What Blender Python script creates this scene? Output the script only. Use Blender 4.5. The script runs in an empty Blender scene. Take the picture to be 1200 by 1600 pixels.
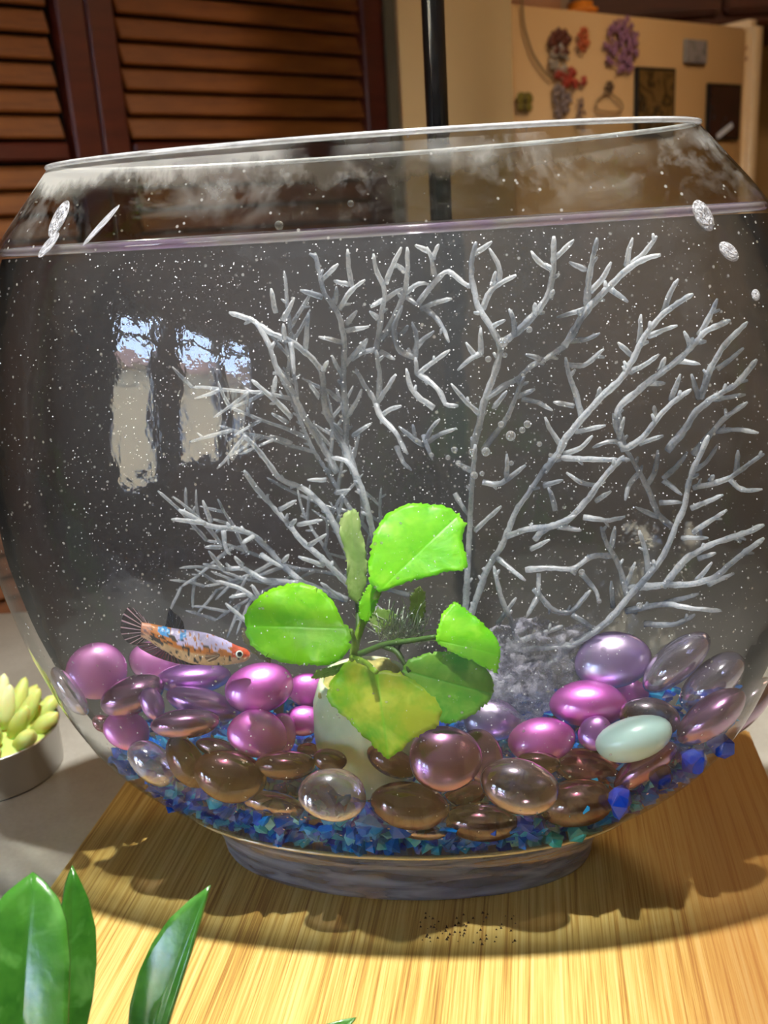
import bpy, bmesh, math, random
import numpy as np
from mathutils import Vector, Matrix
random.seed(7); rng = np.random.default_rng(7)
S = bpy.context.scene; C = S.collection
# ------------------------------------------------------------------ camera
F = 1500.0; TH = math.radians(17.0); RO = math.radians(3.6)
r0 = np.array([1, 0, 0.]); u0 = np.array([0, math.sin(TH), math.cos(TH)]); fw = np.array([0, math.cos(TH), -math.sin(TH)])
RT = math.cos(RO)*r0 - math.sin(RO)*u0; UP = math.sin(RO)*r0 + math.cos(RO)*u0
cd = bpy.data.cameras.new('camera'); cam = bpy.data.objects.new('camera', cd); C.objects.link(cam)
cd.sensor_fit = 'VERTICAL'; cd.sensor_height = 36; cd.lens = F/1600*36; cd.clip_start = .01; cd.clip_end = 100
m = Matrix(((RT[0], UP[0], -fw[0], 0), (RT[1], UP[1], -fw[1], 0), (RT[2], UP[2], -fw[2], 0), (0, 0, 0, 1)))
cam.matrix_world = m; S.camera = cam
cd.dof.use_dof = True; cd.dof.focus_distance = .325; cd.dof.aperture_fstop = 17
# ------------------------------------------------------------------ world, lights, exposure
S.view_settings.view_transform = 'Standard'; S.view_settings.look = 'None'; S.view_settings.gamma = 1
S.view_settings.exposure = 0.0; S.view_settings.use_curve_mapping = False
S.cycles.max_bounces = 14; S.cycles.transparent_max_bounces = 48; S.cycles.transmission_bounces = 10; S.cycles.glossy_bounces = 5
S.cycles.volume_bounces = 0; S.cycles.use_denoising = True; S.cycles.caustics_reflective = False; S.cycles.caustics_refractive = False
S.cycles.sample_clamp_indirect = 6; S.cycles.blur_glossy = .5
W = bpy.data.worlds.new('world'); S.world = W; W.use_nodes = True
wn = W.node_tree.nodes['Background']; wn.inputs[0].default_value = (.50, .68, 1.0, 1); wn.inputs[1].default_value = 32
def light(name, kind, loc, energy, color=(1, 1, 1), direction=None, **kw):
    l = bpy.data.lights.new(name, kind); l.energy = energy; l.color = color
    for k, v in kw.items(): setattr(l, k, v)
    o = bpy.data.objects.new(name, l); C.objects.link(o); o.location = loc
    if direction is not None: o.rotation_euler = Vector(direction).to_track_quat('-Z', 'Y').to_euler()
    return o
light('sun', 'SUN', (-4, -4, 4), 80, (1, .93, .82), (-.55, .35, -.75), angle=.01)       # lights the street outside the window
light('warm_fill_light', 'AREA', (.8, .9, 1.12), 8, (1, .72, .45), (0, 0, -1), size=.35)  # unseen warm lamp, added to tint and light the background
# ------------------------------------------------------------------ projection helpers
def ray(x, y): return fw + RT*(x-600)/F - UP*(y-800)/F
def onY(x, y, Y): v = ray(x, y); return v*(Y/v[1])
def onZ(x, y, Z): v = ray(x, y); return v*(Z/v[2])
def onPlane(x, y, P, n): v = ray(x, y); return v*(np.dot(P, n)/np.dot(v, n))
ZC = -.267                      # countertop
ZB = -.249                      # board top
# bowl shape
D = .34; PSI = math.radians(8); CX = 1e-4; RA = .45
ZS = np.array([.0225, -.003, -.03, -.06, -.09, -.12, -.15, -.18, -.20, -.215, -.226])
WS = np.array([.1079, .1318, .1425, .1500, .1530, .1525, .1458, .1347, .1229, .1071, .0895])
E1 = np.array([math.cos(PSI), -math.sin(PSI), 0]); E2 = np.array([math.sin(PSI), math.cos(PSI), 0]); BC = np.array([CX, D, 0])
def bw(z): return np.interp(-z, -ZS, WS)
def bl(u, v, z): return BC + E1*u + E2*v + np.array([0, 0, z])
def gfun(P, inset=0):
    d = P-BC; u = d@E1; v = d@E2; z = P[..., 2]; ww = bw(z)
    return (u/np.maximum(ww-inset, .001))**2 + (v/np.maximum(ww*RA-inset, .001))**2 - 1
def hit(x, y, inset=.0015):
    v = ray(x, y); s = np.linspace(.22, .46, 1500)/v[1]; P = v[None]*s[:, None]
    mm = (gfun(P, inset) < 0) & (P[:, 2] > -.2255+inset*.5)
    if not mm.any(): return None
    i = np.flatnonzero(mm); return P[i[0]], P[i[-1]]
def inb(x, y, t, inset=.0015):
    while True:
        h = hit(x, y, inset)
        if h is not None: return h[0]*(1-t)+h[1]*t
        inset -= .001
        if inset < -.02: return onY(x, y, D)
def mpp(P): return float(P@fw)/F
# ------------------------------------------------------------------ object helpers
def tag(o, label=None, cat=None, group=None, kind=None):
    if label: o['label'] = label
    if cat: o['category'] = cat
    if group: o['group'] = group
    if kind: o['kind'] = kind
    return o
def link(name, me, mat=None, parent=None, loc=None, mtx=None, smooth=True):
    o = bpy.data.objects.new(name, me); C.objects.link(o)
    if mat is not None and not me.materials: me.materials.append(mat)
    if smooth and len(me.polygons): me.polygons.foreach_set('use_smooth', [True]*len(me.polygons))
    if parent: o.parent = parent
    if loc is not None: o.location = Vector(loc)
    if mtx is not None: o.matrix_local = mtx
    return o
def mesh(vs, fs, name='m'):
    me = bpy.data.meshes.new(name); me.from_pydata([tuple(map(float, v)) for v in vs], [], fs); me.update(); return me
def empty(name, loc=(0, 0, 0), rz=0):
    o = bpy.data.objects.new(name, None); C.objects.link(o); o.location = Vector(loc); o.rotation_euler = (0, 0, rz); o.empty_display_size = .01
    return o
def bm_mesh(bm, name='m'):
    bmesh.ops.recalc_face_normals(bm, faces=bm.faces[:])
    me = bpy.data.meshes.new(name); bm.to_mesh(me); bm.free(); return me
def box(sx, sy, sz, bev=0, seg=2, center=(0, 0, 0)):
    bm = bmesh.new(); bmesh.ops.create_cube(bm, size=1)
    for v in bm.verts: v.co = Vector((v.co.x*sx+center[0], v.co.y*sy+center[1], v.co.z*sz+center[2]))
    if bev: bmesh.ops.bevel(bm, geom=bm.edges[:], offset=bev, segments=seg, affect='EDGES')
    return bm_mesh(bm)
def ballmesh(seg=24, rings=14, p=2.0):
    vs, fs = [], []
    for i in range(1, rings):
        a = math.pi*i/rings
        for j in range(seg):
            b = 2*math.pi*j/seg
            vs.append((math.sin(a)*math.cos(b), math.sin(a)*math.sin(b), math.cos(a)))
    n = len(vs); vs += [(0, 0, 1), (0, 0, -1)]
    for i in range(rings-2):
        for j in range(seg):
            k = (j+1) % seg; fs.append((i*seg+j, (i+1)*seg+j, (i+1)*seg+k, i*seg+k))
    for j in range(seg):
        k = (j+1) % seg; fs.append((n, j, k)); fs.append((n+1, (rings-2)*seg+k, (rings-2)*seg+j))
    return vs, fs
def tube(pts, rad, seg=6, wob=0, cap=True):
    pts = [np.array(p, float) for p in pts]; n = len(pts); vs, fs = [], []
    prev = None
    for i, p in enumerate(pts):
        t = pts[min(i+1, n-1)]-pts[max(i-1, 0)]; t = t/(np.linalg.norm(t)+1e-12)
        a = np.cross(t, [0, 0, 1.]) if prev is None else prev-t*np.dot(prev, t)
        if np.linalg.norm(a) < 1e-6: a = np.cross(t, [1., 0, 0])
        a = a/np.linalg.norm(a); prev = a; b = np.cross(t, a)
        r = rad[i] if hasattr(rad, '__len__') else rad
        for k in range(seg):
            q = 2*math.pi*k/seg; rr = r*(1+wob*(rng.random()-.5)*2)
            vs.append(p+(a*math.cos(q)+b*math.sin(q))*rr)
    for i in range(n-1):
        for k in range(seg):
            j = (k+1) % seg; fs.append((i*seg+k, i*seg+j, (i+1)*seg+j, (i+1)*seg+k))
    if cap:
        vs.append(pts[0]); vs.append(pts[-1]); c0 = len(vs)-2
        for k in range(seg):
            j = (k+1) % seg; fs.append((c0, j, k)); fs.append((c0+1, (n-1)*seg+k, (n-1)*seg+j))
    return vs, fs
def resample(pts, n):
    p = np.array(pts, float); d = np.r_[0, np.cumsum(np.linalg.norm(np.diff(p, axis=0), axis=1))]; s = np.linspace(0, d[-1], n)
    q = np.stack([np.interp(s, d, p[:, k]) for k in range(p.shape[1])], 1)
    for _ in range(2):
        q[1:-1] = (q[:-2]+2*q[1:-1]+q[2:])/4
    return q
def lathe(prof, seg=48, cap0=True, cap1=True):
    vs, fs = [], []
    for r, z in prof:
        for k in range(seg):
            a = 2*math.pi*k/seg; vs.append((r*math.cos(a), r*math.sin(a), z))
    for i in range(len(prof)-1):
        for k in range(seg):
            j = (k+1) % seg; fs.append((i*seg+k, i*seg+j, (i+1)*seg+j, (i+1)*seg+k))
    if cap0: fs.append(tuple(range(seg))[::-1])
    if cap1: fs.append(tuple(range((len(prof)-1)*seg, len(prof)*seg)))
    return mesh(vs, fs)
# ------------------------------------------------------------------ material helpers
def lin(c):
    return tuple(((x/255)/12.92 if x/255 <= .04045 else ((x/255+.055)/1.055)**2.4) for x in c)+(1,)
class M:
    def __init__(s, name):
        s.m = bpy.data.materials.new(name); s.m.use_nodes = True; s.t = s.m.node_tree; s.t.nodes.clear()
        s.out = s.n('ShaderNodeOutputMaterial')
    def n(s, typ, ins=None, **kw):
        x = s.t.nodes.new(typ)
        for k, v in kw.items(): setattr(x, k, v)
        for k, v in (ins or {}).items():
            sk = x.inputs[k]
            if hasattr(v, 'links') or isinstance(v, bpy.types.NodeSocket): s.t.links.new(v, sk)
            elif isinstance(v, bpy.types.Node): s.t.links.new(v.outputs[0], sk)
            else: sk.default_value = v
        return x
    def surf(s, n, i=0): s.t.links.new(n.outputs[i], s.out.inputs['Surface']); return s.m
    def pr(s, **kw):
        x = s.n('ShaderNodeBsdfPrincipled')
        for k, v in kw.items():
            sk = x.inputs[k.replace('_', ' ')]
            if isinstance(v, bpy.types.Node): s.t.links.new(v.outputs[0], sk)
            elif isinstance(v, bpy.types.NodeSocket): s.t.links.new(v, sk)
            else: sk.default_value = v
        return x
    def coord(s, k='Object', scale=None, rot=None):
        tc = s.n('ShaderNodeTexCoord'); o = tc.outputs[k]
        if scale is not None or rot is not None:
            mp = s.n('ShaderNodeMapping', {0: o}); 
            if scale is not None: mp.inputs['Scale'].default_value = scale
            if rot is not None: mp.inputs['Rotation'].default_value = rot
            return mp.outputs[0]
        return o
    def noise(s, vec, scale=5, detail=3, rough=.5, dist=0): return s.n('ShaderNodeTexNoise', {'Vector': vec, 'Scale': scale, 'Detail': detail, 'Roughness': rough, 'Distortion': dist})
    def ramp(s, fac, stops, interp='LINEAR'):
        r = s.n('ShaderNodeValToRGB', {0: fac}); cr = r.color_ramp; cr.interpolation = interp
        while len(cr.elements) < len(stops): cr.elements.new(.5)
        for e, (p, c) in zip(cr.elements, stops): e.position = p; e.color = c if len(c) == 4 else tuple(c)+(1,)
        return r
    def mix(s, f, a, b): return s.n('ShaderNodeMixShader', {0: f, 1: a.outputs[0], 2: b.outputs[0]})
    def mixc(s, f, a, b, mode='MIX'):
        x = s.n('ShaderNodeMix', data_type='RGBA', blend_type=mode)
        for sk, v in ((x.inputs[0], f), (x.inputs[6], a), (x.inputs[7], b)):
            if isinstance(v, bpy.types.Node): s.t.links.new(v.outputs[0], sk)
            elif isinstance(v, bpy.types.NodeSocket): s.t.links.new(v, sk)
            else: sk.default_value = v
        return x.outputs[2]
    def math(s, op, a, b=0.0, clamp=False):
        x = s.n('ShaderNodeMath', {0: a, 1: b}, operation=op); x.use_clamp = clamp; return x.outputs[0]
    def bump(s, h, strength=.3, dist=.001): return s.n('ShaderNodeBump', {'Height': h, 'Strength': strength, 'Distance': dist})
    def schlick(s, f0, normal=None, power=5):
        g = s.n('ShaderNodeNewGeometry'); nn = normal.outputs[0] if normal is not None else g.outputs['Normal']
        d = s.n('ShaderNodeVectorMath', {0: nn, 1: g.outputs['Incoming']}, operation='DOT_PRODUCT')
        c = s.math('ABSOLUTE', d.outputs['Value']); k = s.math('SUBTRACT', 1.0, c, True); k = s.math('POWER', k, power)
        return s.math('ADD', s.math('MULTIPLY', k, 1-f0), f0, True), c
def plain(name, col, rough=.5, var=.0, scale=30, **kw):
    a = M(name); c = lin(col)
    if var:
        n = a.noise(a.coord(), scale, 4); c2 = tuple(x*(1-var) for x in c[:3])+(1,); c3 = tuple(min(1, x*(1+var)) for x in c[:3])+(1,)
        base = a.ramp(n.outputs[0], [(.3, c2), (.7, c3)]).outputs[0]
    else: base = c
    return a.surf(a.pr(Base_Color=base, Roughness=rough, **kw))

# --- bowl glass: thin wall, mirror part by facing angle, wavy surface, lime deposit under the rim
def mat_glass(refr=False):
    a = M('rippled_wall_glass' if refr else 'clear_wall_glass'); co = a.coord()
    n1 = a.noise(a.coord(scale=(1, 1, .7)), 420, 2); n2 = a.noise(co, 45, 2)
    h = a.math('ADD', a.math('MULTIPLY', n1.outputs[0], .12), n2.outputs[0])
    bp = a.bump(h, .4, .0008)
    F0, cs = a.schlick(.038, bp)
    edge = a.ramp(cs, [(0, (.40, .43, .43)), (.18, (.72, .75, .75)), (.5, (.97, .98, .98))])
    gl = a.n('ShaderNodeBsdfGlossy', {'Color': (1, 1, 1, 1), 'Roughness': .015, 'Normal': bp})
    if refr:
        rn = a.bump(n2.outputs[0], .35, .004)
        tr = a.n('ShaderNodeBsdfRefraction', {'Color': (.19, .20, .21, 1), 'Roughness': .22, 'IOR': 1.33, 'Normal': rn})  # dark tint paints in the dimness of the refracted background
    else:
        up = a.n('ShaderNodeMapRange', {0: a.n('ShaderNodeSeparateXYZ', {0: co}).outputs[2], 1: -.006, 2: -.001}); up.clamp = True
        tr = a.n('ShaderNodeBsdfTransparent', {0: a.mixc(up.outputs[0], edge.outputs[0], a.mixc(1.0, edge.outputs[0], (.66, .66, .62, 1), 'MULTIPLY'))})
    sh = a.mix(F0, tr, gl)
    # lime deposit: crust just below the rim, fading streaks
    z = a.n('ShaderNodeSeparateXYZ', {0: co}).outputs[2]
    w = a.noise(a.coord(scale=(1, 1, .25)), 60, 5, .65)
    zz = a.math('ADD', z, a.math('MULTIPLY', a.math('SUBTRACT', w.outputs[0], .5), .022))
    crust = a.n('ShaderNodeMapRange', {0: zz, 1: .0125, 2: .0175}); crust.clamp = True
    pat = a.noise(co, 16, 3); pm = a.ramp(pat.outputs[0], [(.44, (0, 0, 0)), (.54, (1, 1, 1))])
    fac = a.math('MULTIPLY', crust.outputs[0], pm.outputs[0])
    hz = a.n('ShaderNodeMapRange', {0: z, 1: -.004, 2: .01}); hz.clamp = True
    haze = a.math('MULTIPLY', hz.outputs[0], a.math('MULTIPLY', a.ramp(a.noise(co, 34, 6, .7, .6).outputs[0], [(.5, (0, 0, 0)), (.72, (1, 1, 1))]).outputs[0], .35))
    dots = a.n('ShaderNodeTexVoronoi', {'Vector': co, 'Scale': 260}); dm = a.ramp(dots.outputs[0], [(.10, (1, 1, 1)), (.16, (0, 0, 0))])
    sel = a.ramp(a.noise(co, 130, 1).outputs[0], [(.52, (0, 0, 0)), (.56, (1, 1, 1))])
    dfac = a.math('MULTIPLY', a.math('MULTIPLY', dm.outputs[0], sel.outputs[0]), .5)
    tot = a.math('MAXIMUM', a.math('MAXIMUM', a.math('MULTIPLY', fac, .55), haze), dfac, True)
    df = a.mix(.5, a.n('ShaderNodeBsdfDiffuse', {0: (.9, .9, .86, 1)}), a.n('ShaderNodeBsdfTranslucent', {0: (.9, .9, .86, 1)}))
    return a.surf(a.mix(tot, sh, df))
def mat_solid_glass(name='solid_glass', tint=(1, 1, 1), rough=.01, keep=.15):
    a = M(name); bp = a.bump(a.noise(a.coord(scale=(1, 1, 2.5)), 60, 2).outputs[0], .35, .002)
    g = a.n('ShaderNodeBsdfGlass', {'Color': tint+(1,), 'Roughness': rough, 'IOR': 1.5, 'Normal': bp}); t = a.n('ShaderNodeBsdfTransparent', {0: tint+(1,)})
    c = a.ramp(a.noise(a.coord(scale=(1, 1, 6)), 35, 3, .5, .6).outputs[0], [(.32, (.15, .15, .15)), (.72, (1, 1, 1))])
    d = a.mix(.6, a.n('ShaderNodeBsdfDiffuse', {0: lin((225, 235, 255))}), a.n('ShaderNodeBsdfTranslucent', {0: lin((225, 235, 255))}))  # blue-white bands paint focused light into the foot
    return a.surf(a.mix(a.math('MULTIPLY', c.outputs[0], .6), a.mix(keep, g, t), d))
def mat_rim():
    a = M('polished_rim_glass'); F0, c = a.schlick(.25); n = a.noise(a.coord(), 120, 3)
    d = a.mix(.5, a.n('ShaderNodeBsdfDiffuse', {0: (.9, .92, .95, 1)}), a.n('ShaderNodeBsdfTranslucent', {0: (.9, .92, .95, 1)}))
    t = a.n('ShaderNodeBsdfTransparent', {0: (.95, .95, .95, 1)}); g = a.n('ShaderNodeBsdfGlossy', {'Roughness': .12})
    return a.surf(a.mix(F0, a.mix(a.ramp(n.outputs[0], [(.4, (.5, .5, .5)), (.6, (.9, .9, .9))]).outputs[0], t, d), g))
def mat_water():
    a = M('hazy_water'); z = a.n('ShaderNodeNewGeometry'); nz = a.n('ShaderNodeSeparateXYZ', {0: z.outputs['True Normal']}).outputs[2]
    top = a.math('GREATER_THAN', a.math('ABSOLUTE', nz), .96)
    F0, c = a.schlick(.02); f = a.math('MULTIPLY', F0, top)
    a.surf(a.mix(f, a.n('ShaderNodeBsdfTransparent', {0: (1, 1, 1, 1)}), a.n('ShaderNodeBsdfGlossy', {'Roughness': .03})))
    v = a.n('ShaderNodeVolumePrincipled'); v.inputs['Color'].default_value = (.86, .92, 1, 1); v.inputs['Density'].default_value = 1.3; v.inputs['Anisotropy'].default_value = .2
    a.t.links.new(v.outputs[0], a.out.inputs['Volume']); return a.m
def mat_meniscus():
    a = M('meniscus'); n = a.noise(a.coord(scale=(1, 1, 4)), 26, 3, .5, .5)
    col = a.ramp(n.outputs[0], [(.35, lin((235, 215, 240))), (.5, lin((240, 240, 242))), (.65, lin((215, 190, 235)))])  # lilac tones paint the purple pebbles' reflection into the waterline
    d = a.mix(.5, a.n('ShaderNodeBsdfDiffuse', {0: col}), a.n('ShaderNodeBsdfTranslucent', {0: col}))
    t = a.n('ShaderNodeBsdfTransparent', {0: (.93, .9, .95, 1)}); g = a.n('ShaderNodeBsdfGlossy', {'Roughness': .08})
    F0, c = a.schlick(.08)
    return a.surf(a.mix(F0, a.mix(.38, t, d), g))
# --- glass pebbles
def mat_pebble(name, body, sheen, clear=.4, metal=.5, rough=.28, floor=.35):
    a = M(name); oi = a.n('ShaderNodeObjectInfo'); co = a.coord()
    n = a.noise(co, 2.2, 3, .5, .4)
    b2 = tuple(x*.7 for x in body)
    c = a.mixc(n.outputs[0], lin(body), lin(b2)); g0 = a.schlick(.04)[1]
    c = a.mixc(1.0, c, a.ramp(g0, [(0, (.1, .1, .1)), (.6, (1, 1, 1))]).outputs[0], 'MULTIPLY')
    bp = a.bump(a.noise(co, 7, 2).outputs[0], .25, .05)
    F0, cs = a.schlick(.04)
    tl = a.n('ShaderNodeBsdfTranslucent', {0: c}); df = a.n('ShaderNodeBsdfDiffuse', {0: c})
    core = a.mix(.45, df, tl)
    gl2 = a.n('ShaderNodeBsdfGlossy', {'Color': (1, .95, 1, 1), 'Roughness': .3, 'Normal': bp})
    sh = a.n('ShaderNodeBsdfGlossy', {'Color': lin(sheen), 'Roughness': rough, 'Normal': bp})
    core = a.mix(metal*.2, a.mix(metal, core, sh), gl2)
    tint = tuple(floor+(1-floor)*x for x in lin(body)[:3])+(1,)
    tr = a.n('ShaderNodeBsdfTransparent', {0: tint})
    # glass gems look more opaque towards their rim
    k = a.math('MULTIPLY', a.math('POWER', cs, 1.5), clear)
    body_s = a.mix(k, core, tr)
    coat = a.n('ShaderNodeBsdfGlossy', {'Color': (1, 1, 1, 1), 'Roughness': .05})
    return a.surf(a.mix(a.math('ADD', a.math('MULTIPLY', F0, 1.0), .03), body_s, coat))
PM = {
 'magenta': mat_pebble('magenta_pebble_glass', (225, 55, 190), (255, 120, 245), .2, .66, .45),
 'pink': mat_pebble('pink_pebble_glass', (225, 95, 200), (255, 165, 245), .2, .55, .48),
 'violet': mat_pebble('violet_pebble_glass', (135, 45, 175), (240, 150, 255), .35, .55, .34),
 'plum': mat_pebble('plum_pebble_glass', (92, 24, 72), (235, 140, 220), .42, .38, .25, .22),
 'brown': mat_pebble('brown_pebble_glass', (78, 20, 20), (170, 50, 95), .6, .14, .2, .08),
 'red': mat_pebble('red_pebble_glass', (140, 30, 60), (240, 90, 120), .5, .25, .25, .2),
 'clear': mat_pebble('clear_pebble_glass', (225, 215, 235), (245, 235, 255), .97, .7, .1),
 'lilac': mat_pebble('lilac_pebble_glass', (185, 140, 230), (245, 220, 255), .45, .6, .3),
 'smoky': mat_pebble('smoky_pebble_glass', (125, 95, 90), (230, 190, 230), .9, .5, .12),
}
def mat_mint():
    a = M('mint_milk_glass'); return a.surf(a.pr(Base_Color=lin((190, 222, 215)), Roughness=.3, Coat_Weight=.6, Subsurface_Weight=.3, Subsurface_Radius=(.3, .4, .4), Subsurface_Scale=.005))
def mat_gravel(name, stops, clear=.3):
    a = M(name); g = a.n('ShaderNodeNewGeometry'); c = a.ramp(g.outputs['Random Per Island'], stops)
    d = a.mix(.5, a.n('ShaderNodeBsdfDiffuse', {0: c}), a.n('ShaderNodeBsdfTranslucent', {0: c}))
    t = a.mix(clear, d, a.n('ShaderNodeBsdfTransparent', {0: a.mixc(.5, c.outputs[0], (1, 1, 1, 1))}))
    F0, cs = a.schlick(.045)
    return a.surf(a.mix(F0, t, a.n('ShaderNodeBsdfGlossy', {'Roughness': .06})))
def mat_coral(clear=.34):
    a = M('coral_plastic'); n = a.noise(a.coord(), 900, 3); lo = a.ramp(a.noise(a.coord(), 55, 2).outputs[0], [(.34, (.42, .45, .5)), (.5, (1, 1, 1))])
    c = a.ramp(n.outputs[0], [(.25, lin((190, 205, 218))), (.5, lin((250, 252, 255)))])
    c = a.mixc(1.0, c.outputs[0], lo.outputs[0], 'MULTIPLY')
    d = a.mix(.5, a.n('ShaderNodeBsdfDiffuse', {0: c}), a.n('ShaderNodeBsdfTranslucent', {0: c}))
    F0, cs = a.schlick(.06)
    t = a.mix(clear, d, a.n('ShaderNodeBsdfTransparent', {0: (.9, .93, .95, 1)}))
    return a.surf(a.mix(F0, t, a.n('ShaderNodeBsdfGlossy', {'Roughness': .25})))
def mat_leaf(name, c1, c2, edge, pale=0, trans=.45, rough=.4, coat=.0, patch=6):
    a = M(name); uv = a.n('ShaderNodeTexCoord').outputs['UV']; s = a.n('ShaderNodeSeparateXYZ', {0: uv})
    n = a.noise(a.coord(), 60, 4, .6); n2 = a.noise(a.coord(), 260, 3)
    base = a.mixc(a.ramp(n.outputs[0], [(.38, (0, 0, 0)), (.62, (1, 1, 1))]).outputs[0], lin(c1), lin(c2))
    # u = radius 0 centre..1 margin ; v = signed distance to midrib
    em = a.ramp(a.math('ADD', s.outputs[0], a.math('MULTIPLY', n.outputs[0], .25)), [(1.08, (0, 0, 0)), (1.17, (1, 1, 1))])
    base = a.mixc(a.ramp(a.noise(a.coord(), 95, 3, .6, .5).outputs[0], [(.5, (0, 0, 0)), (.72, (.55, .55, .55))]).outputs[0], base, lin(tuple(min(255, v+55) for v in c2)))
    base = a.mixc(em.outputs[0], base, lin(edge))
    rib = a.ramp(a.math('ABSOLUTE', a.math('SUBTRACT', s.outputs[1], .5)), [(0, (1, 1, 1)), (.02, (0, 0, 0))])
    lighter = tuple(min(255, x*1.05+14) for x in c1)
    base = a.mixc(a.math('MULTIPLY', rib.outputs[0], .45), base, lin(lighter))
    bp = a.bump(a.math('ADD', n2.outputs[0], a.math('MULTIPLY', rib.outputs[0], -.5)), .35, .0006)
    p = a.pr(Base_Color=base, Roughness=rough, Coat_Weight=coat, Coat_Roughness=.15, Normal=bp)
    t = a.n('ShaderNodeBsdfTranslucent', {0: base})
    return a.surf(a.mix(trans, p, t))
def mat_bamboo():
    a = M('bamboo'); co = a.coord(scale=(1, .012, 1)); 
    n = a.noise(co, 900, 4, .7); n2 = a.noise(co, 160, 2); n3 = a.noise(a.coord(scale=(1, .1, 1)), 14, 2)
    v = a.math('ADD', a.math('MULTIPLY', n.outputs[0], .75), a.math('MULTIPLY', n2.outputs[0], .25))
    c = a.ramp(v, [(.36, lin((165, 118, 58))), (.45, lin((204, 164, 84))), (.52, lin((222, 190, 108))), (.66, lin((236, 212, 140)))])
    wr = a.ramp(a.n('ShaderNodeSeparateXYZ', {0: a.coord()}).outputs[0], [(.55, (0, 0, 0)), (.62, (1, 1, 1))])
    x = a.n('ShaderNodeSeparateXYZ', {0: a.coord()}).outputs[0]
    right_brown = a.n('ShaderNodeMapRange', {0: a.math('ADD', x, a.math('MULTIPLY', n3.outputs[0], .05)), 1: .09, 2: .15}); right_brown.clamp = True
    c = a.mixc(a.math('MULTIPLY', right_brown.outputs[0], .75), c.outputs[0], lin((150, 100, 48)))  # browner towards the right side of the board
    bp = a.bump(v, .5, .0006)
    return a.surf(a.pr(Base_Color=c, Roughness=.42, Normal=bp))
def mat_counter():
    a = M('speckled_stone'); co = a.coord(); n = a.noise(co, 9, 5, .6); n2 = a.noise(co, 500, 2)
    c = a.ramp(n.outputs[0], [(.3, lin((168, 166, 156))), (.55, lin((200, 198, 188))), (.75, lin((216, 214, 206)))])
    c = a.mixc(a.math('MULTIPLY', n2.outputs[0], .35), c.outputs[0], lin((120, 112, 100)))
    return a.surf(a.pr(Base_Color=c, Roughness=.3))
def mat_wood(name, c1, c2, rough=.4):
    a = M(name); n = a.noise(a.coord(scale=(.15, 1, 1)), 60, 4, .6)
    return a.surf(a.pr(Base_Color=a.ramp(n.outputs[0], [(.3, lin(c1)), (.7, lin(c2))]).outputs[0], Roughness=rough))

# ================================================================== THE ROOM
RX0, RX1, RY0, RY1, RZ0, RZ1 = -1.7, 1.7, -2.4, 2.6, -1.32, 1.15
m_wall = plain('painted_wall', (182, 152, 104), .8, .04, 6); m_ceil = plain('ceiling_paint', (225, 220, 210), .9, .02, 6)
m_floor = mat_wood('floor_wood', (70, 50, 38), (100, 74, 54), .4); m_white = plain('white_trim_paint', (225, 222, 215), .5, .03)
def wallbox(name, x0, x1, y0, y1, z0, z1, mat):
    o = link(name, box(x1-x0, y1-y0, z1-z0), mat, loc=((x0+x1)/2, (y0+y1)/2, (z0+z1)/2), smooth=False); o['kind'] = 'structure'; return o
wallbox('floor', RX0-.1, RX1+.1, RY0-.1, RY1+.1, RZ0-.06, RZ0, m_floor)
wallbox('ceiling', RX0-.1, RX1+.1, RY0-.1, RY1+.1, RZ1, RZ1+.06, m_ceil)
wallbox('wall_back', RX0-.1, RX1+.1, RY1, RY1+.1, RZ0, RZ1, m_wall)
wallbox('wall_front', RX0-.1, RX1+.1, RY0-.1, RY0, RZ0, RZ1, m_wall)
wallbox('wall_right', RX1, RX1+.1, RY0, RY1, RZ0, RZ1, m_wall)
# wall_left with the window opening (reflected in the left of the bowl)
WY0, WY1, WZ0, WZ1 = -2.3, -.62, -.42, .46
bm = bmesh.new()
for (y0, y1, z0, z1) in ((RY0, WY0, RZ0, RZ1), (WY1, RY1, RZ0, RZ1), (WY0, WY1, RZ0, WZ0), (WY0, WY1, WZ1, RZ1)):
    r = bmesh.ops.create_cube(bm, size=1)
    for v in r['verts']: v.co = Vector((RX0-.05+v.co.x*.1, (y0+y1)/2+v.co.y*(y1-y0), (z0+z1)/2+v.co.z*(z1-z0)))
o = link('wall_left', bm_mesh(bm), m_wall, smooth=False); o['kind'] = 'structure'
win = empty('window_1', (RX0-.05, (WY0+WY1)/2, (WZ0+WZ1)/2)); win['kind'] = 'structure'
def wpart(name, y0, y1, z0, z1, d, mat):
    return link(name, box(d, y1-y0, z1-z0, .004, 1), mat, win, loc=(0, (y0+y1)/2-(WY0+WY1)/2, (z0+z1)/2-(WZ0+WZ1)/2), smooth=False)
for y0, y1 in ((WY0, WY0+.05), (-1.95, -1.82), (-1.32, -1.02), (WY1-.05, WY1)): wpart('window_frame', y0, y1, WZ0, WZ1, .07, m_white)
for z0, z1 in ((WZ0, WZ0+.04), (WZ1-.04, WZ1), (.30, .335)): wpart('window_bar', WY0, WY1, z0, z1, .06, m_white)
gm = M('window_glass'); gF, _ = gm.schlick(.04)
gm.surf(gm.mix(gF, gm.n('ShaderNodeBsdfTransparent'), gm.n('ShaderNodeBsdfGlossy', {'Roughness': 0})))
for y0, y1 in ((WY0+.05, -1.95), (-1.82, -1.32), (-1.02, WY1-.05)): wpart('pane', y0, y1, WZ0+.04, WZ1-.04, .004, gm.m)
pl = light('window_daylight_portal', 'AREA', (RX0+.01, (WY0+WY1)/2, (WZ0+WZ1)/2), 1, direction=(1, 0, 0), shape='RECTANGLE', size=WZ1-WZ0, size_y=WY1-WY0)
pl.data.cycles.is_portal = True
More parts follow.
